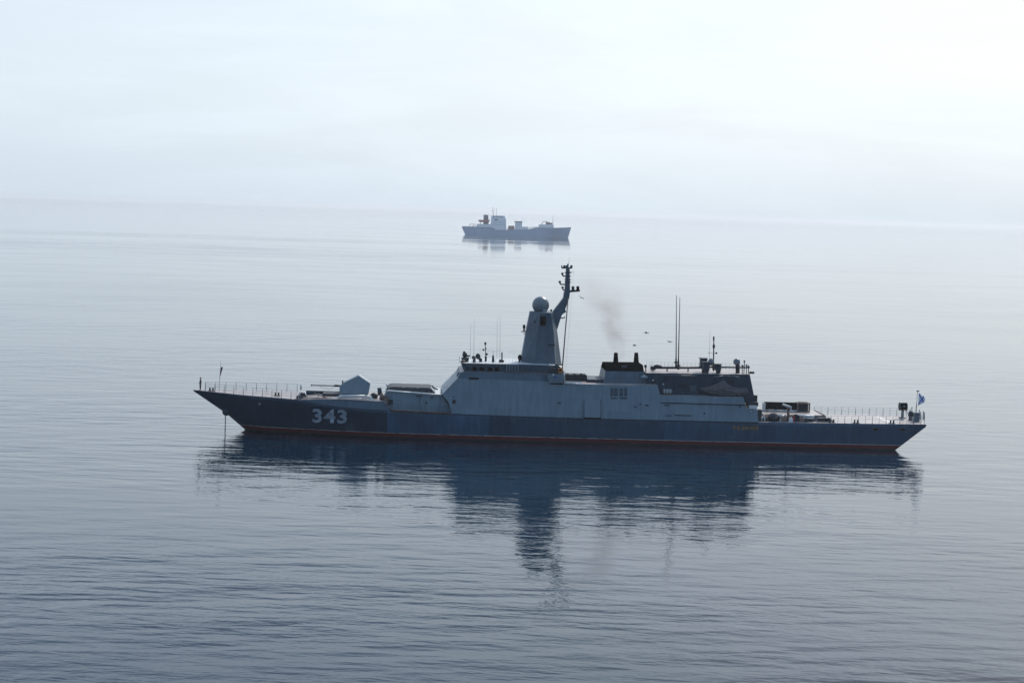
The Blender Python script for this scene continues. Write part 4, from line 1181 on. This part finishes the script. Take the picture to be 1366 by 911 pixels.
wh = tprism('wheelhouse', [(655.5, 290.3), (656, 287.6), (673.4, 288.0), (673.8, 290.7)], -6.5, M['twhite'], tank)
for x0_ in (658, 661.5, 665, 668.5): tprism('window', [(x0_, 290.1), (x0_, 288.9), (x0_ + 2.4, 289.0), (x0_ + 2.4, 290.2)], -6.6, M['tdark'], wh, -6.4)
tprism('house_door', [(660, 294), (660, 292.4), (664, 292.6), (664, 294.2)], -7.15, M['tdark'], hs, -6.8)
for py_ in (296.5, 300):
    for i in range(6): tprism('window', [(658.5 + i * 2.7, py_ + 0.7), (658.5 + i * 2.7, py_), (659.3 + i * 2.7, py_), (659.3 + i * 2.7, py_ + 0.7)], -7.12, M['tdark'], hs, -6.9)
tprism('poop_house', [(635.6, 304), (636.5, 298.9), (655, 299.2), (655, 305)], -6.5, M['twhite'], tank)
for i in range(5):
    b = MB(); b.ball(T(641.5 + i * 3.3, 304.0, -8.55), 0.85, 1, 0.2, 0.8); b.build('hull_opening', M['tdark'], th)
fn = tprism('funnel', [(644.8, 299), (645.2, 286.6), (651.3, 286.8), (651.8, 299)], -3.0, M['tdark'], tank)
lb = MB(); lb.prism([T(px, py, -7.6) for px, py in ((637.6, 293.4), (639.5, 296.4), (652, 297), (654, 293.6))], [T(px, py, -5.4) for px, py in ((637.6, 293.4), (639.5, 296.4), (652, 297), (654, 293.6))]); lb.build('rescue_boat', M['tred'], tank)
b = MB()
for px in (641, 650): b.tube(T(px, 299, -6.3), T(px, 296, -6.5), 0.3)
b.build('boat_davit', M['tbrown'], tank)
b = MB(); b.path([T(626.5, 302.6, -3), T(627, 299.3, -3), T(634.5, 299.2, -3), T(635, 302.7, -3)], 0.35); b.path([T(630, 302.6, -3), T(633, 300.5, -3)], 0.5); b.build('mooring_frame', M['tdark'], tank)
b = MB(); b.tube(T(658, 288, 0), T(657.7, 281.5, 0), 0.45, 0.3); b.build('radar_mast', M['tred'], tank)
b = MB(); b.tube(T(655.5, 281, 0), T(660, 281.1, 0), 0.2); b.tube(T(657.7, 282, 0), T(657.6, 277.5, 0), 0.16); b.tube(T(655.6, 277.8, 0), T(659, 277.9, 0), 0.16); b.tube(T(659.6, 281, 0), T(659.6, 278.5, 0), 0.12); b.build('radar_scanner', M['tdark'], tank)
b = MB(); b.tube(T(662.5, 288, 1), T(662.4, 277.5, 1), 0.18); b.build('signal_mast', M['tdark'], tank)
md = tprism('midship_house', [(686.8, 307.5), (687.4, 295.6), (696.3, 295.8), (696.8, 307.5)], -4, M['twhite'], tank)
tprism('house_roof', [(686.2, 296.4), (686.4, 295.2), (696.9, 295.5), (697, 296.6)], -4.6, M['tdark'], md)
b = MB()
for px in (687, 696, 699.2): b.tube(T(px, 296 if px < 698 else 306, 0), T(px, 291.5, 0), 0.12)
b.build('king_post', M['twhite'], tank)
tprism('deck_tank', [(677.8, 307.5), (678.4, 301.3), (686, 301.4), (686, 307.5)], -4, M['tbrown'], tank)
tprism('pump_room', [(697, 307), (697, 302.5), (704.5, 302.6), (704.5, 307)], -3.5, M['twhite'], tank)
b = MB(); b.tube(T(700, 304.4, -3), T(717, 302.6, -3), 0.5); b.tube(T(663, 305.2, -3), T(687, 305, -3), 0.45); b.build('cargo_pipe', M['twhite'], tank)
fo = tprism('forecastle_house', [(718.6, 305), (719.2, 299.6), (738.4, 299.8), (738.8, 305)], -5.5, M['twhite'], tank)
b = MB(); b.path([T(722.2, 299.6, -2), T(724.6, 295.7, -2), T(726.5, 295.4, -2), T(737, 298.3, -2)], 0.45); b.prism([T(px, py, -3) for px, py in ((728, 296.6), (736.6, 297.4), (736.6, 299.7), (728, 299.6))], [T(px, py, 3) for px, py in ((728, 296.6), (736.6, 297.4), (736.6, 299.7), (728, 299.6))]); b.build('deck_crane', M['tbrown'], tank)
b = MB(); b.tube(T(737.6, 300, 0), T(737.7, 287.5, 0), 0.3, 0.16); b.build('foremast', M['tdark'], tank)

# ================================================================== gulls between the camera and the far shore
M_GULL = paint('gull_feathers', (0.34, 0.34, 0.35), 0.8, 0.2, 0.0, 0, 8)
def gull(px, py, y, span, bank, heading, label):
    q = Frame((0, 0, 0), 0).P(px, py, y)
    o = empty('seagull', q, heading)
    tag(o, label, 'bird', 'gulls flying past the warship')
    rot = Matrix.Rotation(bank, 3, 'Y')
    b = MB(); b.ball((0, 0, 0), 0.11, 0.75, 2.2, 0.8, 12, 10); b.ball((0, 0.26, 0.03), 0.07, 0.9, 1.2, 0.9, 10, 8); b.tube((0, 0.31, 0.03), (0, 0.39, 0.02), 0.022, 0.006)
    b.prism([Vector((-0.05, -0.2, 0.0)), Vector((0.05, -0.2, 0.0)), Vector((0.12, -0.42, 0.0)), Vector((-0.12, -0.42, 0.0))], [Vector((-0.05, -0.2, 0.02)), Vector((0.05, -0.2, 0.02)), Vector((0.12, -0.42, 0.015)), Vector((-0.12, -0.42, 0.015))])
    for v in b.bm.verts: v.co = rot @ v.co
    b.build('body', M_GULL, o)
    for s in (-1, 1):
        h_ = span / 2
        top_ = [Vector((s * 0.06, 0.12, 0.03)), Vector((s * h_ * 0.45, 0.2, 0.16)), Vector((s * h_, -0.08, 0.06)), Vector((s * h_ * 0.5, -0.04, 0.14)), Vector((s * 0.06, -0.12, 0.02))]
        b = MB(); b.prism([rot @ v for v in top_], [rot @ (v - Vector((0, 0, 0.03))) for v in top_]); b.build('wing', M_GULL, o)
    return o
gull(775.2, 397.2, -2, 1.1, R(28), R(-20), 'gull flying just right of the mast, below its yardarm')
gull(893.0, 456.0, -2, 1.05, R(10), R(30), 'gull flying left of the twin tall whip antennas')
gull(862.2, 444.2, 6, 0.55, R(-35), R(80), 'smallest gull, a speck above the right funnel stack')
gull(846.4, 461.0, 4, 0.65, R(-15), R(50), 'gull skimming low over the right funnel stack')

# ================================================================== funnel smoke (thin, uneven volume)
def smoke(name, loc, axis_end, r0, r1, dens, colr, label, curve=0.0, dims=None):
    """plume from loc (a world point) towards axis_end, widening from r0 to r1; density fades with length and radius"""
    a, e = Vector(loc), Vector(axis_end)
    L = (e - a).length
    o_loc = a
    b = MB()
    xd = (e - a).normalized()
    ud = Vector((0, 1, 0)); vd = xd.cross(ud).normalized(); ud = vd.cross(xd)
    rows = []
    for i in range(13):
        t_ = i / 12; rr_ = r0 + (r1 - r0) * t_
        c = Vector((L * t_, 0, 0))
        rows.append([b.bm.verts.new(c + Vector((0, math.cos(k) * rr_, math.sin(k) * rr_ - curve * (t_ ** 2)))) for k in [2 * math.pi * j / 14 for j in range(14)]])
    for p_, q_ in zip(rows, rows[1:]):
        for j in range(14): b.bm.faces.new((p_[j], p_[(j + 1) % 14], q_[(j + 1) % 14], q_[j]))
    b.bm.faces.new(rows[0]); b.bm.faces.new(rows[-1])
    m, t = new_mat(name + '_vapour')
    co = t.n('ShaderNodeTexCoord').outputs['Object']
    sp = t.n('ShaderNodeSeparateXYZ'); t.put(sp.inputs[0], co)
    tt = t.math('DIVIDE', sp.outputs[0], L, clamp=True)
    zc = t.math('ADD', sp.outputs[2], t.math('MULTIPLY', t.math('MULTIPLY', tt, tt), curve))
    rad = t.math('SQRT', t.math('ADD', t.math('MULTIPLY', sp.outputs[1], sp.outputs[1]), t.math('MULTIPLY', zc, zc)))
    rn = t.math('DIVIDE', rad, t.math('MULTIPLY_ADD', tt, r1 - r0, r0))
    fall = t.maprange(rn, 0.15, 0.95, 1.0, 0.0, True)
    nz = t.maprange(t.noise(co, 3.2 / (r0 + r1), 4, 0.65, 0.5), 0.40, 0.68, 0.1, 1.0, True)
    ends = t.math('MULTIPLY', t.maprange(tt, 0.0, 0.05, 0.3, 1.0, True), t.maprange(tt, 0.35, 1.0, 1.0, 0.0, True))
    thin = t.math('POWER', t.math('DIVIDE', r0, t.math('MULTIPLY_ADD', tt, r1 - r0, r0)), 0.8)
    d = t.math('MULTIPLY', t.math('MULTIPLY', fall, nz), t.math('MULTIPLY', ends, t.math('MULTIPLY', thin, dens)))
    pv = t.n('ShaderNodeVolumePrincipled')
    pv.inputs['Color'].default_value = colr
    t.put(pv.inputs['Density'], d)
    out = t.n('ShaderNodeOutputMaterial'); t.t.links.new(pv.outputs[0], out.inputs['Volume'])
    o = b.build(name, m)
    o.matrix_world = Matrix.Translation(o_loc) @ Matrix((xd, ud, vd)).transposed().to_4x4()
    tag(o, label, 'smoke', None, 'stuff')
    return o
wP = lambda px, py, y: world_of(P(px, py, y))
smoke('smoke', wP(826, 482, 0), wP(818, 345, 2), 1.0, 7.0, 0.42, (0.46, 0.35, 0.29, 1), 'thin brown exhaust smoke rising from the warship funnel', -5.0)

# ================================================================== haze: the air itself
mb = MB()
HX = SEA + 300
mb.box((0, 0, 20.5), (2 * HX, 2 * HX, 43.0))
m, t = new_mat('haze_air')
pv = t.n('ShaderNodeVolumePrincipled')
pv.inputs['Color'].default_value = (0.97, 0.985, 1.0, 1)
pv.inputs['Density'].default_value = 0.00008
pv.inputs['Anisotropy'].default_value = 0.36
out = t.n('ShaderNodeOutputMaterial'); t.t.links.new(pv.outputs[0], out.inputs['Volume'])
tag(mb.build('haze', m), 'pale sea haze', 'haze', None, 'stuff')
